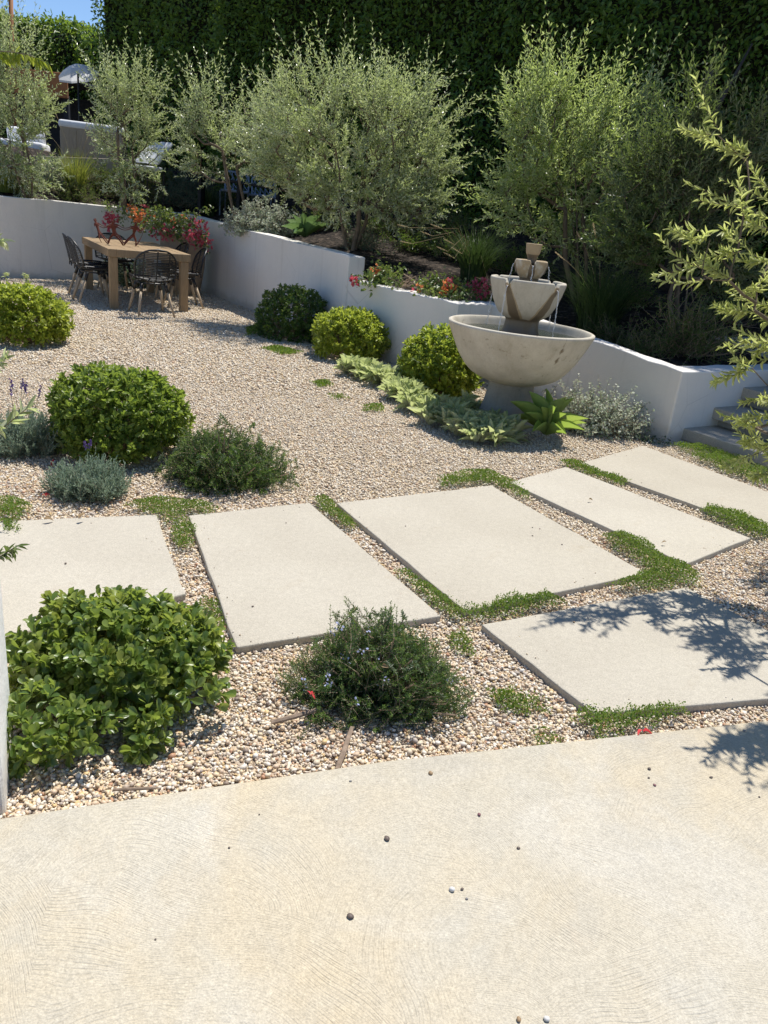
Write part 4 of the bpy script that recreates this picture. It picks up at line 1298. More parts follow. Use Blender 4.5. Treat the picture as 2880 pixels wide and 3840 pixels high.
def wiry(name, label, cat, base, rad, mats, n, per, L, W, seed, group=None, tpl=T_OVAL, up=.5, slen=(.12, .3), wood='twig', trail=0.0):
    rng = np.random.default_rng(seed)
    root = thing(name, label, cat, base, group)
    m = M(); s = M()
    d = rand_dirs(rng, n, -.15)
    ends = np.array(base) + np.array([0, 0, rad[2] * .3]) + d * np.array(rad) * rng.uniform(.45, 1.12, (n, 1)) * (1 + .2 * wob(d, 2.4, seed))[:, None]
    dr = nz(d + np.array([0, 0, up]) + rng.normal(0, .4, (n, 3)))
    ln = rng.uniform(*slen, n); cv = rng.normal(0, .2, (n, 3)) + np.array([0, 0, -trail])
    st = ends - dr * ln[:, None]
    for j in range(per):
        t = (j + .5) / per
        pos = st + dr * (ln * t)[:, None] + cv * (ln * t * t)[:, None]
        tan = nz(dr + 2 * cv * t)
        p_ = perp(tan, None, j * 2.4 + np.arange(n) * 1.3 + rng.normal(0, .3, n))
        dd = nz(tan * .5 + p_ + rng.normal(0, .2, (n, 3)))
        l = L * rng.uniform(.6, 1.2, n)
        multi(m, tpl, rng, pos + p_ * .003, dd, nz(tan + rng.normal(0, .5, (n, 3))), l, l * W)
    for i in range(n):
        s.tube([st[i], st[i] + dr[i] * ln[i] * .5 + cv[i] * ln[i] * .25, st[i] + dr[i] * ln[i] + cv[i] * ln[i]], [.0022, .0018, .001], 3, cap=False)
        if i % 4 == 0:
            b0 = np.array(base) + rng.normal(0, .03, 3) * np.array([1, 1, 0]); s.tube([b0, (b0 + st[i]) / 2, st[i]], [.004, .003, .002], 3, cap=False)
    m.build('foliage', mats, root); s.build('stems', MT[wood], root)
    return root


gw = 'silvery licorice plants'
wiry('licorice_plant', 'silvery licorice plant in front of the low wall, behind the bright agave', 'licorice plant', gb(1285, 945) + np.array([0, .16, 0]), (.46, .30, .30), [MT['licorice']], 430, 13, .026, .85, 81, gw)
wiry('licorice_plant', 'pale dry licorice plant spilling over the tall white wall under the big olive', 'licorice plant', on_bank(572, 515) + np.array([.0, .02, .02]), (.66, .38, .40), [MT['licorice']], 560, 13, .034, .8, 82, gw, trail=.15)
wiry('licorice_plant', 'leafy grey green plant by the wall behind the dining chairs', 'licorice plant', (-4.75, 13.3, 0), (.55, .35, .45), [MT['shrub_blue']], 190, 12, .045, .75, 83, gw)
wiry('licorice_plant', 'sparse creeping grey plant at the foot of the wall corner beside the steps', 'licorice plant', gb(1395, 958) + np.array([0, .06, 0]), (.26, .12, .07), [MT['shrub_blue']], 60, 9, .022, .85, 84, gw)

# ================================================================== CREEPING THYME
THY = [  # outline in survey coordinates, height
    ([(262, 1098), (330, 1080), (405, 1086), (462, 1098), (452, 1108), (410, 1118), (416, 1150), (420, 1186), (382, 1192), (366, 1160), (345, 1125), (300, 1110)], .035),
    ([(0, 1085), (40, 1088), (70, 1100), (58, 1118), (30, 1140), (20, 1160), (0, 1150)], .05),
    ([(672, 1080), (705, 1076), (735, 1098), (770, 1140), (758, 1148), (720, 1132), (690, 1108)], .03),
    ([(858, 1238), (880, 1236), (940, 1280), (1000, 1325), (1090, 1300), (1180, 1288), (1225, 1308), (1150, 1325), (1080, 1335), (1020, 1345), (960, 1338), (905, 1295)], .03),
    ([(948, 1030), (1000, 1020), (1060, 1022), (1100, 1040), (1150, 1075), (1140, 1085), (1090, 1062), (1060, 1048), (960, 1055)], .03),
    ([(1200, 1000), (1235, 996), (1300, 1024), (1360, 1045), (1340, 1052), (1280, 1036), (1225, 1012)], .03),
    ([(1300, 1165), (1340, 1158), (1400, 1185), (1440, 1215), (1480, 1225), (1510, 1250), (1500, 1272), (1440, 1275), (1330, 1280), (1305, 1270), (1360, 1255), (1400, 1240), (1380, 1215), (1330, 1190)], .045),
    ([(1505, 1108), (1545, 1100), (1600, 1112), (1659, 1140), (1659, 1170), (1620, 1160), (1560, 1130)], .04),
    ([(1230, 1530), (1260, 1525), (1290, 1545), (1400, 1530), (1480, 1525), (1490, 1555), (1400, 1575), (1300, 1595), (1250, 1570)], .035),
    ([(1050, 1490), (1100, 1488), (1160, 1505), (1172, 1530), (1110, 1545), (1065, 1520)], .02),
    ([(965, 1375), (1000, 1360), (1030, 1390), (1020, 1415), (975, 1410)], .02),
    ([(1450, 962), (1500, 968), (1659, 1015), (1659, 1052), (1560, 1020), (1480, 985)], .05),
    ([(672, 824), (705, 821), (715, 832), (690, 837)], .015), ([(712, 853), (740, 851), (745, 860), (715, 862)], .012),
    ([(782, 875), (825, 872), (830, 888), (790, 888)], .02), ([(560, 752), (600, 748), (650, 760), (620, 768)], .02), ([(528, 712), (560, 705), (565, 725), (535, 728)], .03),
    ([(1150, 1585), (1200, 1580), (1215, 1600), (1165, 1610)], .015), ([(440, 1290), (470, 1300), (480, 1350), (465, 1350)], .02),
]
rng = np.random.default_rng(90)
tm = M()
slabpolys = [p for _, p, _ in SLABS]
for poly, hh in THY:
    P2 = np.array([G(px, py, .02)[:2] for px, py in poly])
    lo, hi = P2.min(0) - .06, P2.max(0) + .06
    area = np.prod(hi - lo); dist = P2[:, 1].mean()
    dens = 52000 if dist < 4 else 30000 if dist < 6 else 14000
    L = .0105 if dist < 4 else .0135 if dist < 6 else .02
    n = int(area * dens)
    pt_ = lo + rng.random((n, 2)) * (hi - lo)
    p3 = np.concatenate([pt_, np.zeros((n, 1))], 1)
    sd_ = seg_dist(P2, pt_[:, 0], pt_[:, 1]); ins = inside(P2, pt_[:, 0], pt_[:, 1])
    s = np.where(ins, sd_, -sd_)
    edge = .030 * wob(p3, 9, 4) + .018 * wob(p3, 30, 8)
    dn = wob(p3, 5.0, 6) + .7 * wob(p3, 14, 9)
    k = (s > edge * 1.2 - .004) & (rng.random(n) < np.clip(1.0 + .8 * dn, .12, 1)) & (rng.random(n) < np.clip((s + .02) / .05, .25, 1))
    pt_, s, dn = pt_[k], s[k], dn[k]; n = len(pt_)
    onslab = np.zeros(n, bool)
    for q in slabpolys: onslab |= inside(q, pt_[:, 0], pt_[:, 1])
    top = hh * np.clip((s + .03) / .07, .25, 1) * (1 + .35 * dn)
    z = np.where(onslab, ST + .002 + .012 * rng.random(n), .008 + np.clip(top, .008, 1) * np.sqrt(rng.random(n)) + (.018 if hh > .02 else .006))
    d = nz(rand_dirs(rng, n, -.1) + np.array([0, 0, .3]))
    nm = nz(rand_dirs(rng, n, 0) + np.array([0, 0, 1.2]))
    tm.inst(KITE, np.concatenate([pt_, z[:, None]], 1), d, nm, L * rng.uniform(.6, 1.3, n), L * .62)
tag(tm.build('creeping_thyme', MT['thyme']), 'low creeping thyme growing in the joints between the concrete slabs', 'ground cover', kind='stuff')

# ================================================================== PEBBLES
ICO = bmesh.new(); bmesh.ops.create_icosphere(ICO, subdivisions=1, radius=.5)
IV = np.array([v.co[:] for v in ICO.verts]); IF = np.array([[v.index for v in f.verts] for f in ICO.faces]); ICO.free()
OV = np.array([(1, 0, 0), (-1, 0, 0), (0, 1, 0), (0, -1, 0), (0, 0, 1), (0, 0, -1)], float) * .55
OF = np.array([(0, 2, 4), (2, 1, 4), (1, 3, 4), (3, 0, 4), (2, 0, 5), (1, 2, 5), (3, 1, 5), (0, 3, 5)])


def pebbles(m, rng, xy_, size, tv, tf, z0=.0):
    n = len(xy_); k = len(tv)
    v = tv[None] * (1 + rng.normal(0, .17, (n, k, 1)))
    v = v * (size[:, None, None] * np.stack([rng.uniform(.95, 1.5, n), rng.uniform(.75, 1.1, n), rng.uniform(.5, .85, n)], 1)[:, None])
    a = rng.uniform(0, 6.28, n); b = rng.normal(0, .35, n)
    ca, sa, cb, sb_ = np.cos(a), np.sin(a), np.cos(b), np.sin(b)
    x, y, z = v[..., 0], v[..., 1], v[..., 2]
    x, z = x * cb[:, None] + z * sb_[:, None], -x * sb_[:, None] + z * cb[:, None]
    x, y = x * ca[:, None] - y * sa[:, None], x * sa[:, None] + y * ca[:, None]
    zc = z0 + size * rng.uniform(.10, .75, n)
    v = np.stack([x + xy_[:, :1], y + xy_[:, 1:2], z + zc[:, None]], -1).reshape(-1, 3)
    f = (tf[None] + (np.arange(n) * k)[:, None, None]).reshape(-1, tf.shape[1])
    m.add(v, f)


def scatter(rng, dens, y0, y1):
    n = int(dens * 9 * (y1 - y0)); 
    u = rng.random(n); yy = y0 + (y1 - y0) * rng.random(n); xx = -4.5 + 9 * rng.random(n)
    xx = xx * (yy + 1.6) / (y1 + 1.6) if False else xx
    k = (np.abs(xx) < .60 * yy + .45)
    return np.stack([xx[k], yy[k]], 1)


def free(p):
    k = np.ones(len(p), bool)
    for q in slabpolys:
        k &= ~(inside(q, p[:, 0], p[:, 1]) & (seg_dist(q, p[:, 0], p[:, 1]) > -.004))
    k &= ~inside(PATIO_EDGE + [(3.6, -4.5), (-3.2, -4.5)], p[:, 0], p[:, 1])
    k &= ~inside(BANK, p[:, 0], p[:, 1])
    return k


rng = np.random.default_rng(101)
pm = M()
bare = lambda p: rng.random(len(p)) > .55 * np.clip(wob(np.c_[p, p[:, 0] * 0], 3.2, 12) - .35, 0, 1)
p = scatter(rng, 18500, .9, 4.0); p = p[free(p)]; p = p[bare(p)]
sz = np.clip(rng.lognormal(math.log(.0088), .32, len(p)), .0045, .020)
pebbles(pm, rng, p, sz, IV, IF)
# bits of grit kicked up on the slab edges
gp = []
for q in slabpolys:
    q = np.array(q)
    for k in range(4):
        a, b = q[k], q[(k + 1) % 4]; t = rng.random(16)[:, None] ** 1.0
        inw = nz(q.mean(0) - (a + b) / 2); gp.append(a + (b - a) * t + inw * np.abs(rng.exponential(.03, 16))[:, None])
gp = np.concatenate(gp); pebbles(pm, rng, gp, rng.uniform(.0025, .0065, len(gp)), IV, IF, z0=ST)
tag(pm.build('near_gravel', MT['pebble'], smooth=True), 'loose mixed tan and white pebbles round the slabs and bushes', 'gravel', kind='stuff')
pm = M()
p = scatter(rng, 10500, 4.0, 6.6); p = p[free(p)]
pebbles(pm, rng, p, np.clip(rng.lognormal(math.log(.0112), .27, len(p)), .006, .02), OV, OF)
n = int(4600 * 10 * 8.4)
yy = 6.6 + 8.4 * rng.random(n); xx = -8 + 10 * rng.random(n)
p = np.stack([xx, yy], 1); p = p[(xx > -.56 * yy - .3) & (xx < 1.6)]; p = p[free(p)]
pebbles(pm, rng, p, np.clip(rng.lognormal(math.log(.016), .25, len(p)), .010, .027), OV, OF)
tag(pm.build('court_gravel', MT['court'], smooth=True), 'pale pebble gravel covering the open court in front of the table', 'gravel', kind='stuff')
# ================================================================== OLIVE TREES ON THE BANK
def px2m(depth): return depth / (F_PX / KD) * 1.03     # metres per survey unit at a depth


def olive(label, base_px, depth, crown, n_st, seed, mats, twigs=3, pairs=11, tl=(.28, .5), L=.064, W=.0165, k=1.0, name='olive_tree', tr=.03, up=.30, dz=.8, stem_h=.35, base=None, group='olive trees on the bank', tpl=KITE3):
    """crown: list of (px, py, rx px, ry px, depth offset, count)"""
    rng = np.random.default_rng(seed)
    b0 = D(*base_px, depth) if base is None else np.array(base)
    zb = float(bank_z(b0[0], b0[1])) if base is None else b0[2]
    b0 = np.array([b0[0], b0[1], zb - .03])
    u = px2m(depth); spec = []
    for (px, py, rx, ry, do, c) in crown:
        spec.append((D(px, py, depth + do), (rx * u, (rx * .5 + ry * .5) * u * dz, ry * u), int(c * k)))
    A = lobes(rng, spec)
    A = A[A[:, 2] > zb + .25]
    cen = A.mean(0); top = A[:, 2].max()
    stems = []
    for i in range(n_st):
        a = 2 * PI * i / n_st + rng.uniform(-.3, .3)
        tgt = cen + np.array([math.cos(a), math.sin(a), 0]) * .34 * (spec[0][1][0]) + np.array([0, 0, rng.uniform(-.2, .5)])
        o = np.array([math.cos(a), math.sin(a), 0]) * .05
        m1 = b0 + o + (tgt - b0) * .33 + np.array([math.cos(a), math.sin(a), 0]) * .03
        m2 = b0 + (tgt - b0) * .66 + rng.normal(0, .04, 3)
        stems.append([b0 + o, m1, m2, tgt])
    # sprouts reach upward more at the top of the crown
    lm = lambda s: .75 + .35 * np.clip((s[:, 2] - cen[2]) / max(.2, top - cen[2]), 0, 1)
    return grow_tree(name, label, stems, A, rng, mats, MT['bark'], twigs, tl, pairs, L, W, up, tpl, group, 'tree', tr, lm, base=tuple(b0), centre=cen - np.array([0, 0, .25]), rand=.62, cup=.14)


OL = [MT['olive']]
olive('large bushy silver olive with several bare stems above the step in the white wall', (757, 545), 10.6,
      [(760, 320, 165, 125, 0, 130), (615, 300, 85, 95, .3, 40), (895, 290, 75, 95, -.1, 40), (830, 420, 120, 55, -.2, 40), (760, 225, 130, 45, 0, 34), (680, 405, 85, 55, .1, 26), (930, 360, 45, 50, 0, 12), (870, 455, 70, 30, -.3, 14), (600, 370, 60, 50, .2, 18)], 5, 201, OL, twigs=4, tr=.034, pairs=12, tl=(.24, .46))
olive('airy olive reaching toward the big one, between it and the tilted white lounger', (520, 452), 13.0,
      [(470, 300, 65, 70, 0, 36), (450, 240, 42, 40, 0, 14), (530, 335, 60, 50, 0, 22), (440, 340, 40, 40, 0, 12), (555, 255, 40, 55, .2, 12)], 3, 202, OL, twigs=3, L=.070, W=.0185, tr=.026)
olive('slim olive in front of the white parasol and the wooden sofa', (272, 432), 13.6,
      [(268, 245, 65, 70, 0, 42), (255, 320, 70, 45, 0, 20), (315, 305, 45, 45, 0, 14), (235, 200, 36, 32, 0, 9), (298, 200, 34, 32, 0, 9), (285, 375, 60, 40, -.2, 18)], 3, 203, OL, twigs=3, L=.070, W=.0185, tr=.022)
olive('tall pale olive at the far end of the bank before the timber shelter', (62, 420), 13.2,
      [(20, 210, 60, 95, 0, 62), (50, 300, 60, 65, 0, 36), (10, 330, 50, 45, .1, 20), (25, 140, 42, 35, 0, 16), (85, 250, 20, 40, 0, 8), (60, 370, 55, 40, -.2, 16)], 3, 204, OL, twigs=3, L=.070, W=.0185, tr=.022)
olive('upright olive right behind the stone fountain', (1262, 610), 9.3,
      [(1170, 320, 70, 110, 0, 74), (1275, 340, 85, 100, 0, 62), (1215, 435, 115, 85, 0, 58), (1150, 255, 32, 55, 0, 14), (1320, 270, 40, 40, 0, 12), (1105, 440, 45, 55, -.1, 18), (1290, 500, 90, 50, .1, 26), (1385, 235, 24, 36, 0, 7), (1230, 250, 50, 40, 0, 14)], 4, 205, [MT['olive_green']], twigs=3, L=.068, W=.0170, tr=.03)
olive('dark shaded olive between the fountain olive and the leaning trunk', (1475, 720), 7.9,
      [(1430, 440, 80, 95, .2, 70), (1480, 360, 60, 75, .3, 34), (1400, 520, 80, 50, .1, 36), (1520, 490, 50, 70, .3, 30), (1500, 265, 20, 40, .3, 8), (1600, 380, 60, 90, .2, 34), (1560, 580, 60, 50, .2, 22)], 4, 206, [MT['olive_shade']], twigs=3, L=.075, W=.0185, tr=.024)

# near tree on the right: trunk outside the view, long boughs reaching in
rng = np.random.default_rng(207)
tb0 = np.array([3.15, 3.85, 0.0])
nt_ends = []
for (px, py, dep) in ((1512, 268, 4.05), (1580, 330, 4.1), (1640, 405, 4.2), (1575, 425, 4.0), (1640, 470, 4.2), (1500, 498, 3.9), (1560, 520, 4.0), (1630, 545, 4.1), (1482, 572, 3.85), (1540, 585, 3.9), (1600, 610, 4.0), (1650, 640, 4.1),
                     (1595, 650, 3.95), (1640, 700, 4.1), (1590, 775, 3.8), (1640, 760, 4.0), (1640, 885, 3.9), (1600, 905, 3.75), (1590, 965, 3.7), (1645, 940, 3.9), (1650, 985, 3.9), (1630, 840, 3.9)):
    nt_ends.append(D(px + 34, py + 20, dep * .90))
extra = []
for (cx, cy, rx, ry, n) in ((1.85, 2.85, .66, .38, 96), (2.45, 3.45, .46, .38, 170), (1.38, 2.08, .26, .12, 30)):
    a_ = rng.uniform(0, 6.28, n); q_ = np.sqrt(rng.random(n)); hh_ = rng.uniform(.8, 2.5, n)
    for a, q, h in zip(a_, q_, hh_):
        p_ = np.array([cx + rx * q * math.cos(a) + .202 * h, cy + ry * q * math.sin(a) + .397 * h, h])
        v_ = p_ - np.array([0, 0, EYE]); w_ = v_ @ FWD; ix, iy = (1440 + F_PX * (v_ @ RIGHT) / w_) / KD, (1920 - F_PX * (v_ @ UP) / w_) / KD
        if ix > 1705 and iy > 250: extra.append(p_)
A = np.array(nt_ends + extra)
stems = [[tb0 + np.array([0, 0, -.05]), tb0 + np.array([.02, .0, .5]), tb0 + np.array([-.05, .02, 1.1]), tb0 + np.array([-.15, -.02, 1.7]), tb0 + np.array([-.1, .0, 2.3])],
         [tb0 + np.array([0.02, 0.03, .3]), tb0 + np.array([-.3, -.1, .9]), tb0 + np.array([-.55, -.2, 1.25])]]
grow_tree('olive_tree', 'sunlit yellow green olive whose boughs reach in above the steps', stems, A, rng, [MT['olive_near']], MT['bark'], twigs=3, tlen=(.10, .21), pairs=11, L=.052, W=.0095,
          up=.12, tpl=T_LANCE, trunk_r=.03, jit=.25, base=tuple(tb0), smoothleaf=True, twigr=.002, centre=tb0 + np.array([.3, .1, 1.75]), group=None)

# sprig from an olive standing outside on the left
for (pts, lab, dep, L) in (
        (((-40, 1215), (5, 1200), (38, 1178)), 'dark olive sprig hanging in beside the white pillar', 2.35, .052),
        (((-40, 960), (0, 930), (60, 880)), 'pale olive sprig in front of the tall lavender', 3.3, .075),
        (((-30, 800), (-8, 790), (12, 775)), 'single leafy tip poking in below the lime bush', 3.6, .06),
        (((-45, 505), (-15, 515), (6, 522)), 'tiny leafy tip poking in against the white wall', 5.0, .06)):
    rng = np.random.default_rng(int(abs(pts[0][1])))
    P = np.array([D(x, y, dep) for x, y in pts]); m = M(); s = M()
    s.tube(P, [.0035, .0028, .0014], 5)
    n = 26; t = rng.uniform(.15, 1, n); pos = np.stack([np.interp(t, [0, .5, 1], P[:, i]) for i in range(3)], 1)
    tan = nz(P[2] - P[0]); pr = perp(np.repeat(tan[None], n, 0), rng)
    multi(m, T_LANCE, rng, pos, nz(tan * .8 + pr * .8), nz(pr * -.6 + rng.normal(0, .5, (n, 3)) + np.array([0, 0, .7])), L * rng.uniform(.7, 1.2, n), L * .22)
    r = thing('olive_sprig', lab, 'olive sprig', P[0])
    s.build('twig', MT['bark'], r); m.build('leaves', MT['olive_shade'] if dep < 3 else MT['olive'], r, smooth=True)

# ================================================================== HEDGES


def hedge(name, label, P, z0, ztop, seed, dens, L, mats, bulge=.28, depth=1.6, group='tall hedges round the garden', lobe=(1.7, .30), top_leaves=True):
    """leafy wall along the plan polyline P (front face), height ztop per point"""
    rng = np.random.default_rng(seed)
    P = np.array(P, float); root = thing(name, label, 'hedge', (*P[0], z0), group)
    dl = np.diff(P, axis=0); ln = np.linalg.norm(dl, axis=1); cum = np.concatenate([[0], np.cumsum(ln)])
    def at(s):
        x = np.interp(s, cum, P[:, 0]); y = np.interp(s, cum, P[:, 1]); zt = np.interp(s, cum, ztop)
        i = np.clip(np.searchsorted(cum, s, 'right') - 1, 0, len(ln) - 1)
        d = dl[i] / ln[i][:, None]
        return x, y, zt, np.stack([d[:, 1], -d[:, 0]], 1)       # outward normal = right of travel
    def surf(s, z):
        x, y, zt, nn = at(s)
        q = np.stack([x, y, z * .55], 1)
        o = bulge * wob(q, 1.0 / lobe[0], seed) + lobe[1] * .55 * wob(np.stack([x, y, z * .22], 1), 1.3, seed + 1) + .10 * wob(q, 3.1, seed + 2) + .05 * wob(q, 8, seed + 3)
        h = np.clip((zt - z) / .7, 0, 1); o = o - .55 * (1 - np.sqrt(h * (2 - h)))
        p = np.stack([x + nn[:, 0] * o, y + nn[:, 1] * o, z], 1)
        return p, np.concatenate([nn, np.zeros((len(nn), 1))], 1), h
    T = cum[-1]; m = M()
    n = int(T * (max(ztop) - z0) * dens)
    s = rng.random(n) * T; zt = np.interp(s, cum, ztop)
    ztv = zt + .16 * wob(np.stack([s, s * 0, s * 0], 1), 1.6, seed + 5) + .08 * wob(np.stack([s, s * 0, s * 0], 1), 6, seed + 6)
    z = z0 + (ztv - z0) * rng.random(n)
    p, nn, h = surf(s, z)
    p = p - nn * (rng.random(n) ** 1.5 * .30 - .06)[:, None]
    ax = nz(nn * .5 + np.array([0, 0, -.25]) + rng.normal(0, .65, (n, 3)))
    nm = nz(nn * .7 + np.array([0, 0, .75]) + rng.normal(0, .5, (n, 3)))
    m.inst(HEXL, p, ax, nm, L * rng.uniform(.65, 1.3, n), L * .52 * rng.uniform(.8, 1.2, n))
    # the top and the back edge of the crest
    nt = int(T * depth * dens * .8)
    s = rng.random(nt) * T; x, y, zt, n2 = at(s); bk = rng.random(nt) * depth
    ztv = zt + .16 * wob(np.stack([s, s * 0, s * 0], 1), 1.6, seed + 5) + .08 * wob(np.stack([s, s * 0, s * 0], 1), 6, seed + 6)
    p = np.stack([x - n2[:, 0] * (bk + .25), y - n2[:, 1] * (bk + .25), ztv + rng.normal(0, .07, nt)], 1)
    m.inst(HEXL, p, nz(rand_dirs(rng, nt) + np.array([0, 0, .5])), nz(rand_dirs(rng, nt) + np.array([0, 0, .8])), L * rng.uniform(.65, 1.4, nt), L * .5)
    # end caps
    for e, sg in ((0, -1), (len(P) - 1, 1)):
        ne = int(depth * (ztop[e] - z0) * dens * .8)
        d = dl[0 if e == 0 else -1]; d = d / np.linalg.norm(d); nr = np.array([d[1], -d[0]])
        bk = rng.random(ne) * depth; zz = z0 + (ztop[e] - z0) * rng.random(ne)
        q = np.stack([P[e][0] - nr[0] * bk, P[e][1] - nr[1] * bk, zz], 1)
        off = .12 + .30 * wob(q, 1.2, seed + 9) + .12 * wob(q, 3.5, seed + 10) + rng.normal(0, .13, ne)
        q[:, :2] += sg * d * off[:, None]
        m.inst(HEXL, q, nz(rand_dirs(rng, ne) + np.array([*(sg * d * .5), -.1])), nz(rand_dirs(rng, ne) + np.array([*(sg * d * .5), .6])), L * rng.uniform(.65, 1.3, ne), L * .5)
    m.build('foliage', mats, root)
    # solid dark backing added behind the leaves, standing in for the shaded inside
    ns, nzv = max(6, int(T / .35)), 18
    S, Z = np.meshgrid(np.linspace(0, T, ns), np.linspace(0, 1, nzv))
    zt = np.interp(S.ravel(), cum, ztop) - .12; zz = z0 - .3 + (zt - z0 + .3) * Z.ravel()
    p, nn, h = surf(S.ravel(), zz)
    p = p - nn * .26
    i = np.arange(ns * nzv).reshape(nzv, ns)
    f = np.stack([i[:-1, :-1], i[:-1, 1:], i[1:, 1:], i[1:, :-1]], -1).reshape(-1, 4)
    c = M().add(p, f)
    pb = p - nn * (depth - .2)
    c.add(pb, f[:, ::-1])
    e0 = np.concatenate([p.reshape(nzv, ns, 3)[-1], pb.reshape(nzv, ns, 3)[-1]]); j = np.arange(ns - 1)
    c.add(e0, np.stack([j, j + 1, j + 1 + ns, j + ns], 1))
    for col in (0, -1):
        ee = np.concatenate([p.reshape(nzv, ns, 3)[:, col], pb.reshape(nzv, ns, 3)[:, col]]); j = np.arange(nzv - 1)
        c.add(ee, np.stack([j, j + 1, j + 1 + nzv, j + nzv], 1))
    c.build('dark_backing', MT['hedge_core'], root)
    return root


H = [MT['hedge']]
a0 = D(462, 300, 16.6); a1 = D(222, 300, 20.0); f0 = D(235, 100, 23.5); f1 = D(-60, 100, 24.5)
hedge('hedge', 'towering dark hedge filling the view behind the two nearest olives', [tuple(a0[:2]), (.2, 13.9), (2.65, 11.6), (4.0, 10.36), (5.6, 8.95), (7.6, 7.4)], .4, [6.8, 7.1, 6.9, 10.0, 10.2, 10.2], 301, 620, .085, H, bulge=.30)
hedge('hedge', 'shorter stretch of bright topped hedge set back beside the blue sky', [tuple(a1[:2]), tuple((D(345, 300, 18.6))[:2]), tuple((D(500, 300, 17.4))[:2])], 1.0, [7.15, 7.0, 6.9], 302, 520, .10, H, bulge=.35)
hedge('hedge', 'distant level topped hedge under the blue sky behind the parasol', [tuple(f1[:2]), tuple((D(100, 100, 24))[:2]), tuple(f0[:2])], 1.2, [float(D(0, 22, 24.4)[2]), float(D(100, 40, 24)[2]), float(D(225, 66, 23.6)[2])], 303, 330, .13, H, bulge=.22)
# leaning bare trunk in the dark hedge
t0 = D(1500, 420, 10.2); t1 = D(1527, 205, 10.25)
root = thing('dead_tree', 'dark bare trunk leaning against the hedge behind the shaded olive', 'tree trunk', (t0[0], t0[1], float(bank_z(t0[0], t0[1]))))
bz = np.array([t0[0] - .12, t0[1], float(bank_z(t0[0], t0[1]))])
M().tube([bz, t0, (t0 + t1) / 2 + np.array([.02, 0, 0]), t1, t1 + (t1 - t0) * .25], [.085, .075, .062, .05, .03], 10).build('trunk', MT['darkbark'], root, smooth=True)
t2 = t1 + np.array([.45, .2, .6])
M().tube([t0 + (t1 - t0) * .7, t0 + (t1 - t0) * .85 + np.array([.15, .05, .05]), t2], [.035, .028, .012], 8).build('limb', MT['darkbark'], root, smooth=True)

# ================================================================== PLANTS ALONG THE BANK
gg = 'fountain grasses on the bank'
grass_clump('fountain_grass', 'sunlit yellow green fountain grass with straw plumes in front of the wooden sofa', on_bank(165, 422), .80, 520, [MT['grass']], 401, gg, plumes=8, spread=.16, arch=.55, w=.010, plen=1.5)
b_ = bank_at(.75, 9.75)
grass_clump('fountain_grass', 'shaded fountain grass whose pale plumes lean over the low wall', b_, .75, 420, [MT['grass_shade']], 402, gg, plumes=0, spread=.15, arch=.8, w=.009)
rng = np.random.default_rng(410)
root = bpy.data.objects[[o.name for o in COL.objects if o.get('label', '').startswith('shaded fountain grass')][0]]
for (px, py, ang) in ((862, 484, 3), (933, 482, 25), (912, 498, 25), (960, 512, 50), (868, 520, -2), (945, 530, 32), (960, 542, 45), (977, 530, 60), (1032, 598, 8), (985, 640, -20)):
    e = D(px + 40, py + 25, 9.3 + rng.uniform(-.2, .2)) ; tip = D(px - 8, py, 9.3)
    e = D(px + 10, py + 4 + ang * .12, 9.3)
    d = nz(tip - e); pm_ = M(); tt = rng.uniform(-.07, .07, 150); pr = perp(np.repeat(d[None], 150, 0), rng)
    pm_.inst(KITE, e + d * tt[:, None], d * .75 + pr * .5, rand_dirs(rng, 150), .020 * (1 - np.abs(tt) / .12), .0026)
    mid = (e + b_) / 2 + np.array([0, 0, .28])
    pm_.tube([b_, (b_ + mid) / 2 + np.array([0, 0, .08]), mid, e - d * .07, e], [.0014] * 5, 3, cap=False)
    pm_.build('plume', MT['plume'], root)
grass_clump('fountain_grass', 'dark mounded grass in deep shade right of the stone fountain', bank_at(1.95, 8.1), .85, 620, [MT['grass_shade']], 403, gg, plumes=3, spread=.2, arch=.95, w=.008)
grass_clump('fountain_grass', 'dark grass tuft between the bougainvillea corner and the licorice plant', on_bank(452, 468), .6, 300, [MT['grass_shade']], 404, gg, spread=.12, arch=.7, w=.010)
grass_clump('fountain_grass', 'yellowish grass tuft at the far end of the bank under the pale olive', on_bank(8, 415), .6, 260, [MT['grass']], 405, gg, spread=.16, arch=.7, w=.010)
gs = 'low shrubs along the bank'
SH = [MT['shrub']]; SB = [MT['shrub_blue']]
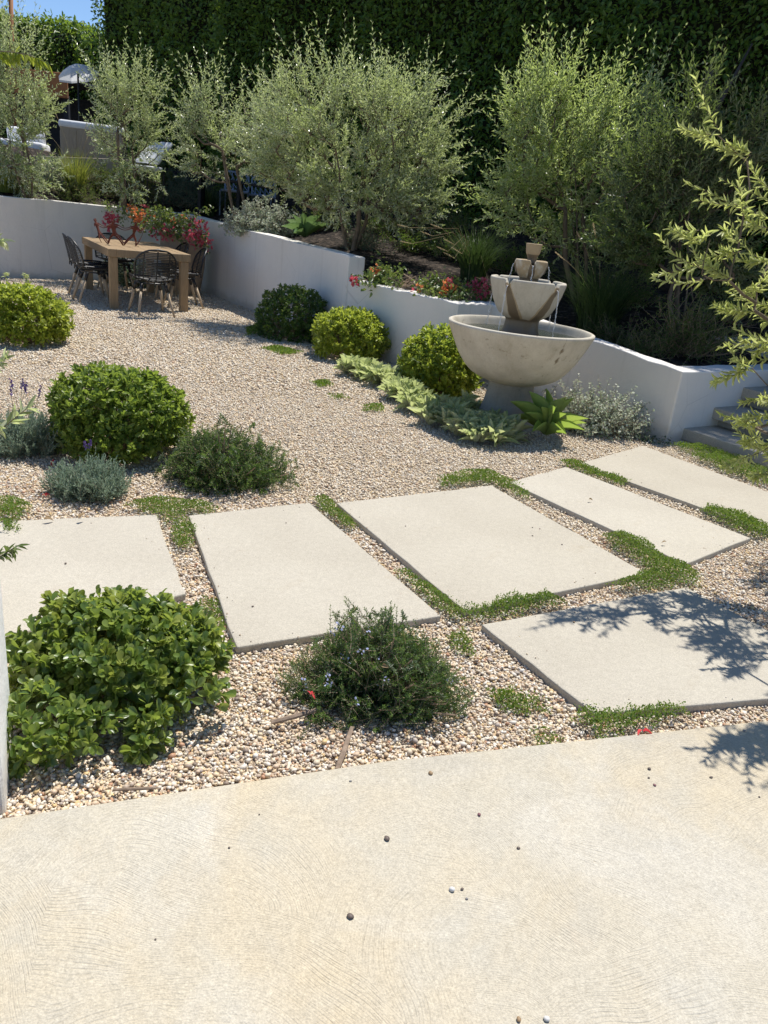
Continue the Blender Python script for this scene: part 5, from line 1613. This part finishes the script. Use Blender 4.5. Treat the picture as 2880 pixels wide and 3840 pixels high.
for i, (px, py, rx, rz, mats, lab, n, L) in enumerate((
        (150, 432, .55, .30, SH, 'dark low shrub under the sunlit fountain grass', 130, .05),
        (290, 438, .50, .62, SH, 'bright leafy shrub round the foot of the slim olive', 200, .055),
        (222, 425, .45, .50, SH, 'bushy green shrub beside the sunlit fountain grass', 150, .055),
        (375, 447, .55, .34, SB, 'spreading grey green shrub above the bougainvillea', 170, .045),
        (410, 425, .5, .40, SB, 'dense blue green shrub below the tilted white lounger', 150, .05),
        (340, 400, .5, .5, SH, 'dark shrub behind the slim olive by the lounger', 140, .06),
        (475, 455, .5, .40, SH, 'olive green shrub below the airy olive', 130, .055),
        (110, 405, .6, .42, SB, 'thin shrub between the pale olive and the grass', 130, .05),
        (25, 418, .5, .35, SH, 'low shrub under the pale olive at the edge of the view', 120, .055),
        (690, 500, .5, .35, SH, 'dark shrub behind the agave on the wall', 130, .05),
        (785, 540, .32, .28, SB, 'small grey green shrub at the end of the tall wall', 120, .038),
        (1490, 775, .55, .45, SH, 'dark feathery shrub above the low wall by the steps', 260, .04),
        (1400, 770, .35, .20, SH, 'low dark shrub trailing along the low wall by the steps', 130, .035),
        (1330, 745, .30, .20, SH, 'small dark shrub on the low wall right of the fountain', 100, .035))):
    b_ = on_bank(px, py)
    wiry('bank_shrub', lab, 'shrub', b_ + np.array([0, .1, 0]), (rx, rx * .7, rz), mats, n, 12, L, .30, 420 + i, gs, tpl=T_LANCE, up=.6, slen=(.15, .36))

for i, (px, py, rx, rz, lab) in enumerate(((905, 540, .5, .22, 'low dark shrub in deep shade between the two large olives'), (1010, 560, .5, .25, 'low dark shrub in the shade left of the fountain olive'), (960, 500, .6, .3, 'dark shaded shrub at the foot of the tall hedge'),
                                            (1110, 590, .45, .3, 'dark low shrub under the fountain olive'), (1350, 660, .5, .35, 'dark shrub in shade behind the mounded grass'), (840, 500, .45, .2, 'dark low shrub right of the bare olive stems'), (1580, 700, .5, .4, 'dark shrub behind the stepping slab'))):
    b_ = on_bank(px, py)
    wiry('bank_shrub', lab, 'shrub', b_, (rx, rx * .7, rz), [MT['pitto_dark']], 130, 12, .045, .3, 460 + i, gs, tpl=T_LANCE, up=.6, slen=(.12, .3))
# fallen prunings on the dark soil
b_ = on_bank(880, 485)
m = M()
for k in range(4):
    o = np.array([.10 * k - .3, .02 * k, .03 * k + .03]); m.tube([b_ + o, b_ + o + np.array([.22, -.05, .01]), b_ + o + np.array([.45 + .1 * k, -.12, .0])], [.014, .016, .012], 6)
tag(m.build('pruned_branches', MT['twig']), 'few pale pruned sticks lying on the dark soil beside the big olive', 'sticks')

# ================================================================== BOUGAINVILLEA


def vine(name, label, base, curves, seed, leafL=.05, dens=16, fl=(), group=None, bl=.036):
    """curves: list of point lists; fl: (point, radius, count, material index 1 pink / 2 orange)"""
    rng = np.random.default_rng(seed); root = thing(name, label, 'bougainvillea', base, group)
    m = M(); s = M()
    for c in curves:
        P = dense([tuple(q) for q in c], 8); P = P + rng.normal(0, .008, P.shape)
        s.tube(P, np.linspace(.008, .002, len(P)), 4, cap=False)
        ll = np.linalg.norm(np.diff(P, axis=0), axis=1).sum(); n = int(ll * dens * 5)
        t = rng.uniform(.12, 1, n) * (len(P) - 1); i = np.minimum(t.astype(int), len(P) - 2); fr = (t - i)[:, None]
        q = P[i] * (1 - fr) + P[i + 1] * fr + rng.normal(0, .045, (n, 3))
        multi(m, T_OVAL, rng, q, nz(rand_dirs(rng, n) + np.array([0, -.3, -.2])), nz(rand_dirs(rng, n) + np.array([0, -.3, .8])), leafL * rng.uniform(.6, 1.2, n), leafL * .62)
    for (p, r, n, mi) in fl:
        b = {1: M(), 2: M()}
        d = rand_dirs(rng, n); q = np.array(p) + d * r * (rng.random(n)[:, None] ** .5) * np.array([1, .7, 1])
        for k in range(3):
            ax = nz(d + rand_dirs(rng, n) * .8); b[mi].inst(HEXL, q, ax, rand_dirs(rng, n), bl * rng.uniform(.7, 1.2, n), bl * .8)
        b[mi].build('flower_cluster', MT['bract_pink' if mi == 1 else 'bract_orange'], root)
    s.build('stems', MT['twig'], root); m.build('leaves', MT['vine'], root, smooth=True)
    return root


def z7(x, y, dep): return D((300 + x * .31344) / KD, (750 + y * .31344) / KD, dep)


pb_ = np.array([PX, PY, .86])
q7 = lambda *a: z7(*a)
cv = [[pb_, q7(1050, 250, 13.0), q7(800, 140, 13.3), q7(500, 110, 13.6), q7(230, 75, 13.9)],
      [pb_, q7(1000, 300, 12.9), q7(820, 220, 12.8), q7(620, 160, 13.0), q7(450, 230, 13.1)],
      [pb_, q7(980, 330, 12.8), q7(780, 300, 12.7), q7(650, 330, 12.8)],
      [pb_, q7(1050, 260, 12.9), q7(900, 180, 12.8), q7(740, 160, 12.9), q7(640, 260, 12.9)],
      [pb_, q7(1080, 250, 13.0), q7(1000, 140, 13.2), q7(900, 110, 13.4), q7(800, 130, 13.4)],
      [pb_, q7(1100, 260, 13.0), q7(1200, 220, 12.9), q7(1380, 175, 13.0), q7(1560, 90, 13.3)],
      [pb_, q7(1130, 280, 12.8), q7(1260, 250, 12.7), q7(1370, 300, 12.7), q7(1480, 430, 12.4), q7(1520, 640, 12.3)],
      [pb_, q7(1150, 300, 12.7), q7(1250, 310, 12.6), q7(1330, 380, 12.5), q7(1470, 560, 12.4)],
      [pb_, q7(1100, 320, 12.7), q7(1080, 380, 12.6), q7(900, 400, 12.6)],
      [pb_, q7(1120, 330, 12.7), q7(1170, 400, 12.5), q7(1230, 450, 12.5)],
      [pb_, q7(1030, 250, 12.9), q7(950, 240, 12.7), q7(860, 330, 12.6), q7(740, 350, 12.6)],
      [pb_, q7(1100, 220, 13.1), q7(1060, 160, 13.2), q7(1110, 120, 13.3)]]
fl = [(q7(375, 215, 13.0), .10, 26, 1), (q7(380, 275, 13.0), .14, 46, 1), (q7(335, 255, 13.0), .08, 16, 1), (q7(640, 155, 12.9), .10, 22, 2), (q7(700, 210, 12.8), .14, 44, 2), (q7(735, 235, 12.8), .08, 18, 2),
      (q7(770, 118, 13.2), .07, 16, 1), (q7(605, 95, 13.4), .05, 8, 2), (q7(895, 405, 12.6), .08, 14, 1), (q7(1040, 400, 12.6), .12, 30, 1), (q7(1095, 375, 12.6), .10, 20, 1),
      (q7(1120, 260, 12.7), .06, 10, 2), (q7(1220, 205, 12.8), .06, 10, 2), (q7(1360, 285, 12.6), .08, 16, 1), (q7(1300, 355, 12.6), .08, 16, 1), (q7(1325, 445, 12.4), .10, 22, 1),
      (q7(1415, 400, 12.5), .07, 14, 1), (q7(1450, 310, 12.6), .10, 20, 1), (q7(1490, 400, 12.5), .10, 20, 1), (q7(1400, 480, 12.4), .14, 34, 1), (q7(1490, 500, 12.4), .12, 26, 1), (q7(1510, 545, 12.4), .09, 16, 1), (q7(850, 215, 12.8), .06, 8, 2), (q7(720, 365, 12.7), .06, 8, 1)]
gbv = 'bougainvilleas on the white walls'
vine('bougainvillea', 'bougainvillea with pink and orange flowers climbing from the clay pot over the wall corner', tuple(pb_), cv, 501, leafL=.058, dens=20, fl=[(a, b, max(4, int(c * .85)), d) for a, b, c, d in fl], group=gbv, bl=.042)


def z10(x, y, dep): return D((1300 + x * .36166) / KD, (850 + y * .36166) / KD, dep)


b1 = bank_at(-.35, 9.25); w_ = z10
cv = [[b1, w_(330, 520, 9.2), w_(200, 540, 9.1), w_(90, 560, 9.0)], [b1, w_(330, 500, 9.2), w_(250, 560, 9.0), w_(250, 620, 8.9)], [b1, w_(420, 500, 9.2), w_(330, 420, 9.4), w_(310, 340, 9.5)],
      [b1, w_(450, 520, 9.1), w_(520, 470, 9.1), w_(570, 500, 9.0)], [b1, w_(400, 540, 9.1), w_(480, 560, 8.9), w_(560, 580, 8.8)], [b1, w_(380, 470, 9.2), w_(450, 470, 9.2)]]
vine('bougainvillea', 'straggly bougainvillea with one pink bloom hanging over the step in the wall', tuple(b1), cv, 502, leafL=.055, dens=20,
     fl=[(w_(82, 562, 8.95), .045, 12, 1), (w_(285, 465, 9.2), .04, 8, 2), (w_(335, 425, 9.4), .04, 8, 2), (w_(710, 668, 8.6), .03, 5, 1)], group=gbv, bl=.04)
b2 = bank_at(.22, 8.75)
cv = [[b2, w_(860, 620, 8.6), w_(800, 560, 8.7), w_(760, 640, 8.6)], [b2, w_(900, 640, 8.5), w_(860, 690, 8.4), w_(800, 660, 8.5)], [b2, w_(1000, 640, 8.5), w_(1080, 600, 8.5), w_(1150, 680, 8.4)],
      [b2, w_(1050, 680, 8.4), w_(1150, 640, 8.4), w_(1220, 730, 8.3)], [b2, w_(980, 700, 8.3), w_(1080, 730, 8.2), w_(1190, 760, 8.2)], [b2, w_(920, 600, 8.6), w_(1000, 540, 8.7), w_(1060, 580, 8.6)], [b2, w_(900, 560, 8.7), w_(840, 600, 8.6)], [b2, w_(1100, 600, 8.5), w_(1180, 620, 8.4)]]
rt = vine('bougainvillea', 'low bougainvillea with coral red blooms on the low wall left of the fountain', tuple(b2), cv, 503, leafL=.05, dens=24,
          fl=[(w_(1035, 610, 8.3), .05, 16, 2), (w_(1025, 655, 8.25), .05, 16, 2), (w_(1060, 600, 8.3), .04, 10, 1), (w_(1100, 565, 8.5), .05, 10, 1), (w_(1095, 640, 8.3), .04, 8, 2), (w_(760, 632, 8.5), .035, 7, 2)], group=gbv, bl=.036)
b3 = bank_at(.95, 8.75)
vine('bougainvillea', 'shaded deep pink bougainvillea just left of the upper fountain bowl', tuple(b3), [[b3, w_(1350, 640, 8.7), w_(1300, 600, 8.7)], [b3, w_(1400, 660, 8.6), w_(1450, 640, 8.6)], [b3, w_(1380, 700, 8.5), w_(1330, 740, 8.5)]], 504, leafL=.05, dens=20,
     fl=[(w_(1300, 590, 8.6), .06, 14, 1), (w_(1380, 620, 8.6), .09, 26, 1), (w_(1440, 660, 8.5), .10, 26, 1), (w_(1400, 700, 8.5), .08, 16, 1)], group=gbv, bl=.036)
s = M()
for k in range(14):
    a = w_(520 + rng.uniform(0, 120), 600 + rng.uniform(-25, 40), 9.0 - rng.uniform(0, .2)); e = w_(680 + rng.uniform(-20, 80), 560 + rng.uniform(-60, 90), 8.8)
    s.tube([a, (a + e) / 2 + rng.normal(0, .04, 3) + np.array([0, 0, .03]), e], [.006, .005, .0025], 4)
e = w_(640, 430, 8.9); s.tube([w_(620, 560, 8.9), w_(632, 500, 8.9), e], [.005, .004, .003], 4)
for (x0, y0, x1, y1) in ((845, 580, 930, 545), (930, 545, 1010, 535), (590, 490, 740, 600), (1010, 535, 1050, 570)): s.tube([w_(x0, y0, 8.7), w_((x0 + x1) / 2, (y0 + y1) / 2 - 12, 8.7), w_(x1, y1, 8.7)], [.006, .006, .005], 4)
tag(s.build('bare_vine_stems', MT['twig']), 'tangle of bare dry vine stems on the wall between two bougainvilleas', 'dry stems', )

# ================================================================== TERRACE BEHIND THE BANK
def ground_z(p): return float(bank_z(p[0], p[1]))


dp = 16.2; u = px2m(dp)
# wooden sofa seen from behind
c = D(198, 303, dp); ex = nz(np.array([.97, .24, 0])); ey = np.array([-ex[1], ex[0], 0])
zt = D(198, 272, dp)[2]; zb = D(198, 336, dp)[2]; wd = 112 * u
so = thing('terrace_sofa', 'grey wooden backed sofa with a pale cushion on the terrace behind the grass', 'sofa', (c[0], c[1], zb - .15))
M().box(np.array([c[0], c[1], (zt + zb) / 2 - .05]), [ex, ey, UPZ], (wd, .07, zt - zb), .008).build('back_panel', MT['panel'], so)
M().box(np.array([c[0], c[1], (zt + zb) / 2]) - ex * wd * .26 - ey * .041, [ex, ey, UPZ], (.05, .012, (zt - zb) * .62), .003).build('batten', MT['panel'], so)
M().box(np.array([c[0], c[1], zt - .02]) + ey * .06, [ex, ey, UPZ], (wd + .06, .22, .14), .05, seg=3).build('back_cushion', MT['cushion'], so, smooth=True)
M().box(np.array([c[0], c[1], zb - .02]) + ey * .45, [ex, ey, UPZ], (wd + .02, .85, .22), .02).build('seat_base', MT['panel'], so)
for s_ in (-1, 1): M().box(np.array([c[0], c[1], (zt + zb) / 2 - .08]) + ex * s_ * (wd / 2 - .02) + ey * .45, [ex, ey, UPZ], (.07, .85, zt - zb - .12), .008).build('arm', MT['panel'], so)
# white daybed further left
c = D(28, 316, 16.4)
db = thing('white_daybed', 'low white cushioned daybed at the edge of the view behind the pale olive', 'daybed', (c[0], c[1], c[2] - .45))
M().box(c, [ex, ey, UPZ], (1.25, .8, .22), .06, seg=3).build('mattress', MT['cushion'], db, smooth=True)
M().box(c - UPZ * .22, [ex, ey, UPZ], (1.3, .85, .2), .02).build('base', MT['panel'], db)
M().box(c + UPZ * .18 + ey * .3 + ex * .2, [ex, nz(ey + UPZ * .5), nz(UPZ - ey * .5)], (.7, .16, .4), .06, seg=3).build('pillow', MT['cushion'], db, smooth=True)
# timber edging of the terrace
a, b = D(-40, 338, 15.4), D(300, 352, 15.4)
m = M().box((a + b) / 2 - UPZ * .08, [nz(b - a), nz(np.cross(UPZ, b - a)), UPZ], (np.linalg.norm(b - a), .14, .26), .01)
tag(m.build('timber_edging', MT['panel']), 'long grey timber edging along the terrace under the sofa', 'edging')
# tilted lounger
c = D(332, 330, 14.6); lx = nz(np.array([.9, -.42, 0])); ln = nz(np.array([-.30, -.62, .70])); ly = np.cross(ln, lx)
lg = thing('white_lounger', 'white lounge chair with its slatted back tilted up beside the slim olive', 'lounger', (c[0], c[1], ground_z(c)))
M().box(c - lx * .13, [lx, ly, ln], (.24, .50, .05), .015, seg=2).build('back_cushion', MT['cushion'], lg, smooth=True)
M().box(c + lx * .14, [lx, ly, ln], (.27, .52, .05), .015, seg=2).build('back_cushion', MT['cushion'], lg, smooth=True)
M().box(c - ly * .36 + lx * .02 - ln * .02, [lx, nz(ly * np.array([1, 1, 0])), UPZ], (.56, .3, .07), .02, seg=2).build('seat_cushion', MT['cushion'], lg, smooth=True)
for s_ in (-1, 1):
    for t_ in (-1, 1):
        q = c + lx * s_ * .24 - ly * .3 + nz(ly * np.array([1, 1, 0])) * t_ * .2; M().tube([q - UPZ * .05, np.array([q[0], q[1], ground_z(q)])], .014, 6).build('leg', MT['blackmetal'], lg)
# blue and white openwork chairs behind the airy olive
for i, (px, py, lab) in enumerate(((512, 392, 'openwork blue white garden chair half hidden behind the airy olive'), (570, 402, 'second openwork blue white garden chair, nearer the big olive'))):
    c = D(px, py, 15.6); t = thing('openwork_chair', lab, 'garden chair', (c[0], c[1], ground_z(c)), 'openwork garden chairs')
    m = M(); hx = np.array([.96, .28, 0]); hy = nz(np.array([-.1, .3, .95])); W_, H_ = .22, .17
    fr = [(-W_, -H_), (W_, -H_), (W_, H_ * .6), (W_ * .7, H_), (-W_ * .7, H_), (-W_, H_ * .6), (-W_, -H_)]
    m.tube([c + hx * x + hy * y for x, y in fr], .016, 6)
    for k in range(-4, 5):
        for sg in (-1, 1):
            pts = [(k * .09 + sg * t_ * .12, -H_ + 2 * H_ * t_) for t_ in np.linspace(0, 1, 9)]
            pts = [q for q in pts if abs(q[0]) < W_]
            if len(pts) > 2: m.tube([c + hx * (x + .02 * math.sin(y * 30)) + hy * y for x, y in pts], .009, 5)
    m.build('backrest', MT['lattice'], t)
    sm = M().box(c - hy * H_ + np.array([0, -.22, -.02]), [hx, np.cross(UPZ, hx), UPZ], (.48, .46, .04), .01)
    sm.build('seat', MT['lattice'], t)
    for s_ in (-1, 1):
        for t_ in (0, -.42):
            q = c - hy * H_ + hx * s_ * .21 + np.array([0, t_, -.02]); M().tube([q, np.array([q[0], q[1], ground_z(q) - .02])], .013, 6).build('leg', MT['lattice'], t)
# dark bench seat line behind
a, b = D(420, 378, 14.9), D(620, 412, 14.6)
bn = thing('dark_bench', 'dark low bench behind the airy olive', 'bench', ((a + b) / 2)[:3])
M().box((a + b) / 2, [nz(b - a), nz(np.cross(UPZ, b - a)), UPZ], (np.linalg.norm(b - a), .4, .05), .01).build('seat', MT['darkpost'], bn)
for s_ in (.08, .5, .92):
    q = a + (b - a) * s_; M().box((q[0], q[1], (q[2] + ground_z(q)) / 2), [(1, 0, 0), (0, 1, 0), UPZ], (.06, .3, max(.1, q[2] - ground_z(q))), .005).build('leg', MT['darkpost'], bn)
# white parasol
c = D(168, 152, 19.6)
pr_ = thing('white_parasol', 'small tilted white parasol under the distant hedge', 'parasol', (c[0], c[1], ground_z(c)))
RR = 40 * px2m(19.6)
m = M().lathe([(RR, -.16), (RR * .985, -.12), (RR * .7, .0), (RR * .35, .09), (.03, .13), (0, .135)], 8)
v = m.v[0]; ti = math.radians(-14); v = v @ np.array([[math.cos(ti), 0, math.sin(ti)], [0, 1, 0], [-math.sin(ti), 0, math.cos(ti)]]).T
m.v[0] = (v + c).astype(np.float32); m.build('canopy', MT['canopy'], pr_)
M().tube([(c[0], c[1], ground_z(c)), (c[0], c[1], c[2] + .05)], .022, 8).build('pole', MT['blackmetal'], pr_, smooth=True)
# timber shelter with a brown fascia, its post rising against the sky
a, b = D(-60, 165, 20.6), D(146, 186, 20.6)
sh = thing('timber_shelter', 'dark timber shelter with a rust brown fascia at the far end of the terrace', 'shelter', (a[0], a[1], ground_z(a)))
ax_ = nz(b - a); ay = nz(np.cross(UPZ, ax_))
hh = 42 * px2m(20.6)
M().box((a + b) / 2, [ax_, ay, np.cross(ax_, ay)], (np.linalg.norm(b - a), .08, hh), .01).build('fascia', MT['fascia'], sh)
M().box((a + b) / 2 + ay * 1.1 + UPZ * hh * .4, [ax_, ay, np.cross(ax_, ay)], (np.linalg.norm(b - a), 2.2, .08), .01).build('roof', MT['darkpost'], sh)
for s_ in (.06, .96):
    q = a + (b - a) * s_ + ay * .12; M().box((q[0], q[1], (q[2] - .2 + ground_z(q)) / 2), [ax_, ay, UPZ], (.12, .12, q[2] - .2 - ground_z(q)), .006).build('post', MT['darkpost'], sh)
q = (a + b) / 2 + ay * 2.1; M().box((q[0], q[1], (q[2] + ground_z(q)) / 2), [ax_, ay, UPZ], (np.linalg.norm(b - a), .06, q[2] - ground_z(q) - .1), .006).build('back_wall', MT['darkpost'], sh)
p0, p1 = D(26, 140, 21.2), D(23, -12, 21.2)
m = M().tube([(p0[0], p0[1], ground_z(p0)), p0, p1], .055, 8)
tag(m.build('wooden_pole', MT['fascia'], smooth=True), 'thin brown wooden pole rising against the sky above the distant hedge', 'pole')
# bright leafy branch hanging in front of the shelter
rng = np.random.default_rng(77)
P = np.array([D(x, y, 11.5) for x, y in ((-30, 110), (20, 112), (60, 118), (100, 135))]); m = M(); s = M(); s.tube(P, [.008, .007, .005, .003], 5)
n = 46; t = rng.uniform(0.1, 1, n) * 3; i = np.minimum(t.astype(int), 2); f_ = (t - i)[:, None]; pos = P[i] * (1 - f_) + P[i + 1] * f_
multi(m, T_LANCE, rng, pos, nz(rng.normal(0, .35, (n, 3)) + np.array([.45, 0, -.85])), nz(rng.normal(0, .5, (n, 3)) + np.array([0, -.5, .6])), .17 * rng.uniform(.6, 1.2, n), .042)
r = thing('drooping_branch', 'drooping branch with long yellow green leaves in front of the pale olive', 'branch', P[0])
s.build('twig', MT['bark'], r); m.build('leaves', MT['pitto_lime'], r, smooth=True)
# grey stepping slab high on the bank at the right
c = on_bank(1592, 748); c = D(1592, 742, 8.6)
b = plate([(c[0] - .45, c[1] - .1), (c[0] + .6, c[1] - .5), (c[0] + 1.0, c[1] + .2), (c[0] - .05, c[1] + .6)], ground_z(c) - .2, max(c[2], ground_z(c) + .03), .01)
tag(M().bm(b).build('stepping_slab', MT['slab']), 'grey stepping slab in shade above the low wall by the steps', 'stepping slab')

# ================================================================== BITS AND PIECES ON THE PAVING
DEB = [(930, 1672, .016, 0), (836, 1813, .016, 1), (757, 1982, .017, 1), (976, 1923, .017, 2), (998, 1922, .010, 1), (1035, 1761, .011, 3), (1120, 1833, .009, 1), (1402, 1662, .012, 1), (1401, 1681, .008, 1), (1414, 1697, .009, 3), (1536, 1680, .009, 1), (1607, 1580, .013, 4), (1534, 1533, .010, 1), (757, 1688, .008, 4), (1120, 2204, .014, 0), (1180, 2203, .015, 2), (1640, 1722, .007, 1), (560, 1760, .006, 1), (1008, 1942, .008, 4), (336, 2030, .005, 1), (495, 1832, .007, 1)]
SLD = [(546, 1311, .010, 1), (618, 1130, .008, 1), (876, 1137, .009, 1), (1214, 1177, .010, 1), (1150, 1140, .010, 1), (1270, 1335, .011, 4), (1405, 1222, .010, 4), (1240, 1345, .012, 0), (1258, 1290, .008, 1), (1415, 1083, .008, 1), (1565, 1460, .006, 1), (1150, 1158, .009, 1), (142, 1218, .012, 1), (384, 1172, .007, 1), (1166, 1143, .008, 3)]
pc = [plain('tan_stone', (.30, .20, .11), .6, .2, 60), plain('dark_stone', (.13, .10, .085), .6, .3, 60), plain('white_stone', (.62, .60, .57), .6, .1, 60), plain('plum_stone', (.20, .09, .10), .6, .2, 60), plain('grey_stone', (.26, .25, .24), .6, .2, 60)]
cn = ('tan', 'dark', 'white', 'plum coloured', 'grey')
rng = np.random.default_rng(600)
WHERE = ['below the grey stick', 'in the middle of the patio', 'alone at the centre of the patio, elongated', 'beside a smaller dark one', 'just right of the white one', 'near the yellow stain', 'right of the yellow stain', 'largest of a trio near the branch shadow',
         'smallest of a trio near the branch shadow', 'lowest of a trio near the branch shadow', 'by the feathery shadow at the patio edge', 'near the dark joint at the patio corner', 'on the patio edge below the thyme', 'at the patio edge under the rosemary', 'at the very bottom of the view', 'at the very bottom of the view, flat', 'at the right border under the shadow', 'on the left half of the patio', 'below the white one', 'far down on the left half of the patio', 'left of the yellow stain']
for i, (px, py, s_, k) in enumerate(DEB + SLD):
    z = .048 if i < len(DEB) else ST
    c = G(px, py, z)
    b = bmesh.new(); bmesh.ops.create_icosphere(b, subdivisions=2, radius=s_ * .42)
    sx = rng.uniform(.8, 1.35); 
    for v in b.verts: v.co = Vector((v.co.x * sx, v.co.y, v.co.z * .62)) * (1 + .24 * float(wob(np.array([v.co[:]]) / s_, 2.2, 700 + i)[0]))
    o = M().bm(b).build('stray_pebble', pc[k], smooth=True, origin=(c[0], c[1], c[2] + s_ * .24), local=True)
    o.rotation_euler = (0, 0, rng.uniform(0, 6))
    if i < len(DEB): tag(o, 'stray %s pebble %s' % (cn[k], WHERE[i]), 'pebble', 'stray pebbles on the paving')
    else: tag(o, 'tiny stray %s pebble lying on a sunlit concrete slab' % cn[k], 'pebble', 'tiny pebbles on the slabs, ' + cn[k])
# sticks
for pts, r_, lab in ((((586, 1561), (636, 1548), (692, 1531)), .0075, 'weathered grey stick lying flat left of the rosemary'), (((728, 1663), (742, 1625), (760, 1572)), .0075, 'pale grey stick pointing up from the patio edge at the rosemary'),
                     (((245, 1706), (300, 1704), (338, 1702)), .004, 'thin dark twig in the pebbles below the glossy bush')):
    P = [G(x, y, .022 + .012 * i) for i, (x, y) in enumerate(pts)]
    tag(M().tube(P, [r_, r_ * 1.15, r_ * .9], 7).build('dry_stick', MT['stick']), lab, 'stick')
# red petals and dry leaves
for (px, py, L, mt, nm, lab, z) in ((1388, 1578, .030, 'red', 'red_petal', 'crumpled red petal on the thyme at the patio edge', .05), (672, 1500, .016, 'red', 'red_petal', 'dark red petal caught low in the near rosemary', .10), (112, 1002, .026, 'red', 'red_petal', 'deep red fallen petal below the tall lavender', .02), (100, 1068, .02, 'red', 'red_petal', 'small red petal left of the silvery lavender mound', .02),
                                    (1272, 1078, .03, 'drytan', 'dry_leaf', 'curled dry leaf on the slab second from the steps', .055), (1438, 1170, .024, 'drytan', 'dry_leaf', 'small dark curled leaf near the shadow on the same slab as the dry leaf', .055),
                                    (395, 1155, .035, 'drytan', 'dry_leaf', 'brown dead leaf in the pebble joint beside the thyme', .03), (828, 1440, .03, 'drytan', 'dry_leaf', 'tan dead leaf caught in the near rosemary', .2), (170, 1122, .04, 'drytan', 'dry_leaf', 'thin curled dry leaf on the slab edge below the lavender', .056), (98, 1120, .04, 'drytan', 'dry_leaf', 'second thin curled leaf on the slab below the lavender', .056)):
    m = M(); c = G(px, py, z); n = 4 if mt == 'red' else 1
    rr = np.random.default_rng(px)
    m.inst(T_EAR[3], np.repeat(c[None], n, 0) + rr.normal(0, .004, (n, 3)) * np.array([1, 1, 0]), rand_dirs(rr, n, -.05) * np.array([1, 1, .35]), nz(rr.normal(0, .4, (n, 3)) + np.array([0, 0, 1])), L, L * .42)
    tag(m.build(nm, MT[mt], smooth=True, origin=c), lab, 'petal' if mt == 'red' else 'leaf')

# ================================================================== LIGHT, SKY, CAMERA
SUN_EL = math.radians(66); SUN_AZ = math.radians(27)      # azimuth clockwise from +Y
wd_ = bpy.data.worlds.new('World'); SC.world = wd_; wd_.use_nodes = True
nt_ = wd_.node_tree; nt_.nodes.clear()
sk = nt_.nodes.new('ShaderNodeTexSky'); sk.sky_type = 'NISHITA'; sk.sun_disc = False
sk.sun_elevation = SUN_EL; sk.sun_rotation = SUN_AZ; sk.air_density = 1.0; sk.dust_density = 0.0; sk.ozone_density = 5.0; sk.altitude = 1800
bg = nt_.nodes.new('ShaderNodeBackground'); bg.inputs['Strength'].default_value = .10
wo = nt_.nodes.new('ShaderNodeOutputWorld')
nt_.links.new(sk.outputs[0], bg.inputs[0]); nt_.links.new(bg.outputs[0], wo.inputs[0])
sl = bpy.data.lights.new('sun', 'SUN'); sl.energy = 4.2; sl.angle = math.radians(.53); sl.color = (1.0, .955, .88)
so_ = bpy.data.objects.new('sun', sl); COL.objects.link(so_)
sdir = Vector((math.sin(SUN_AZ) * math.cos(SUN_EL), math.cos(SUN_AZ) * math.cos(SUN_EL), math.sin(SUN_EL)))
so_.rotation_euler = sdir.to_track_quat('Z', 'Y').to_euler()

cam = bpy.data.cameras.new('camera'); co_ = bpy.data.objects.new('camera', cam); COL.objects.link(co_)
cam.sensor_fit = 'HORIZONTAL'; cam.sensor_width = 36; cam.lens = 36 * F_PX / 2880; cam.clip_start = .05; cam.clip_end = 500
R3 = Matrix((RIGHT, UP, -FWD)).transposed()
co_.matrix_world = Matrix.Translation((0, 0, EYE)) @ R3.to_4x4()
SC.camera = co_

SC.render.engine = 'CYCLES'
SC.view_settings.view_transform = 'Standard'; SC.view_settings.look = 'None'; SC.view_settings.gamma = 1; SC.view_settings.exposure = .55
SC.cycles.max_bounces = 6; SC.cycles.diffuse_bounces = 3; SC.cycles.glossy_bounces = 2; SC.cycles.transmission_bounces = 4; SC.cycles.transparent_max_bounces = 4
SC.cycles.use_denoising = True
SC.cycles.sample_clamp_indirect = 6
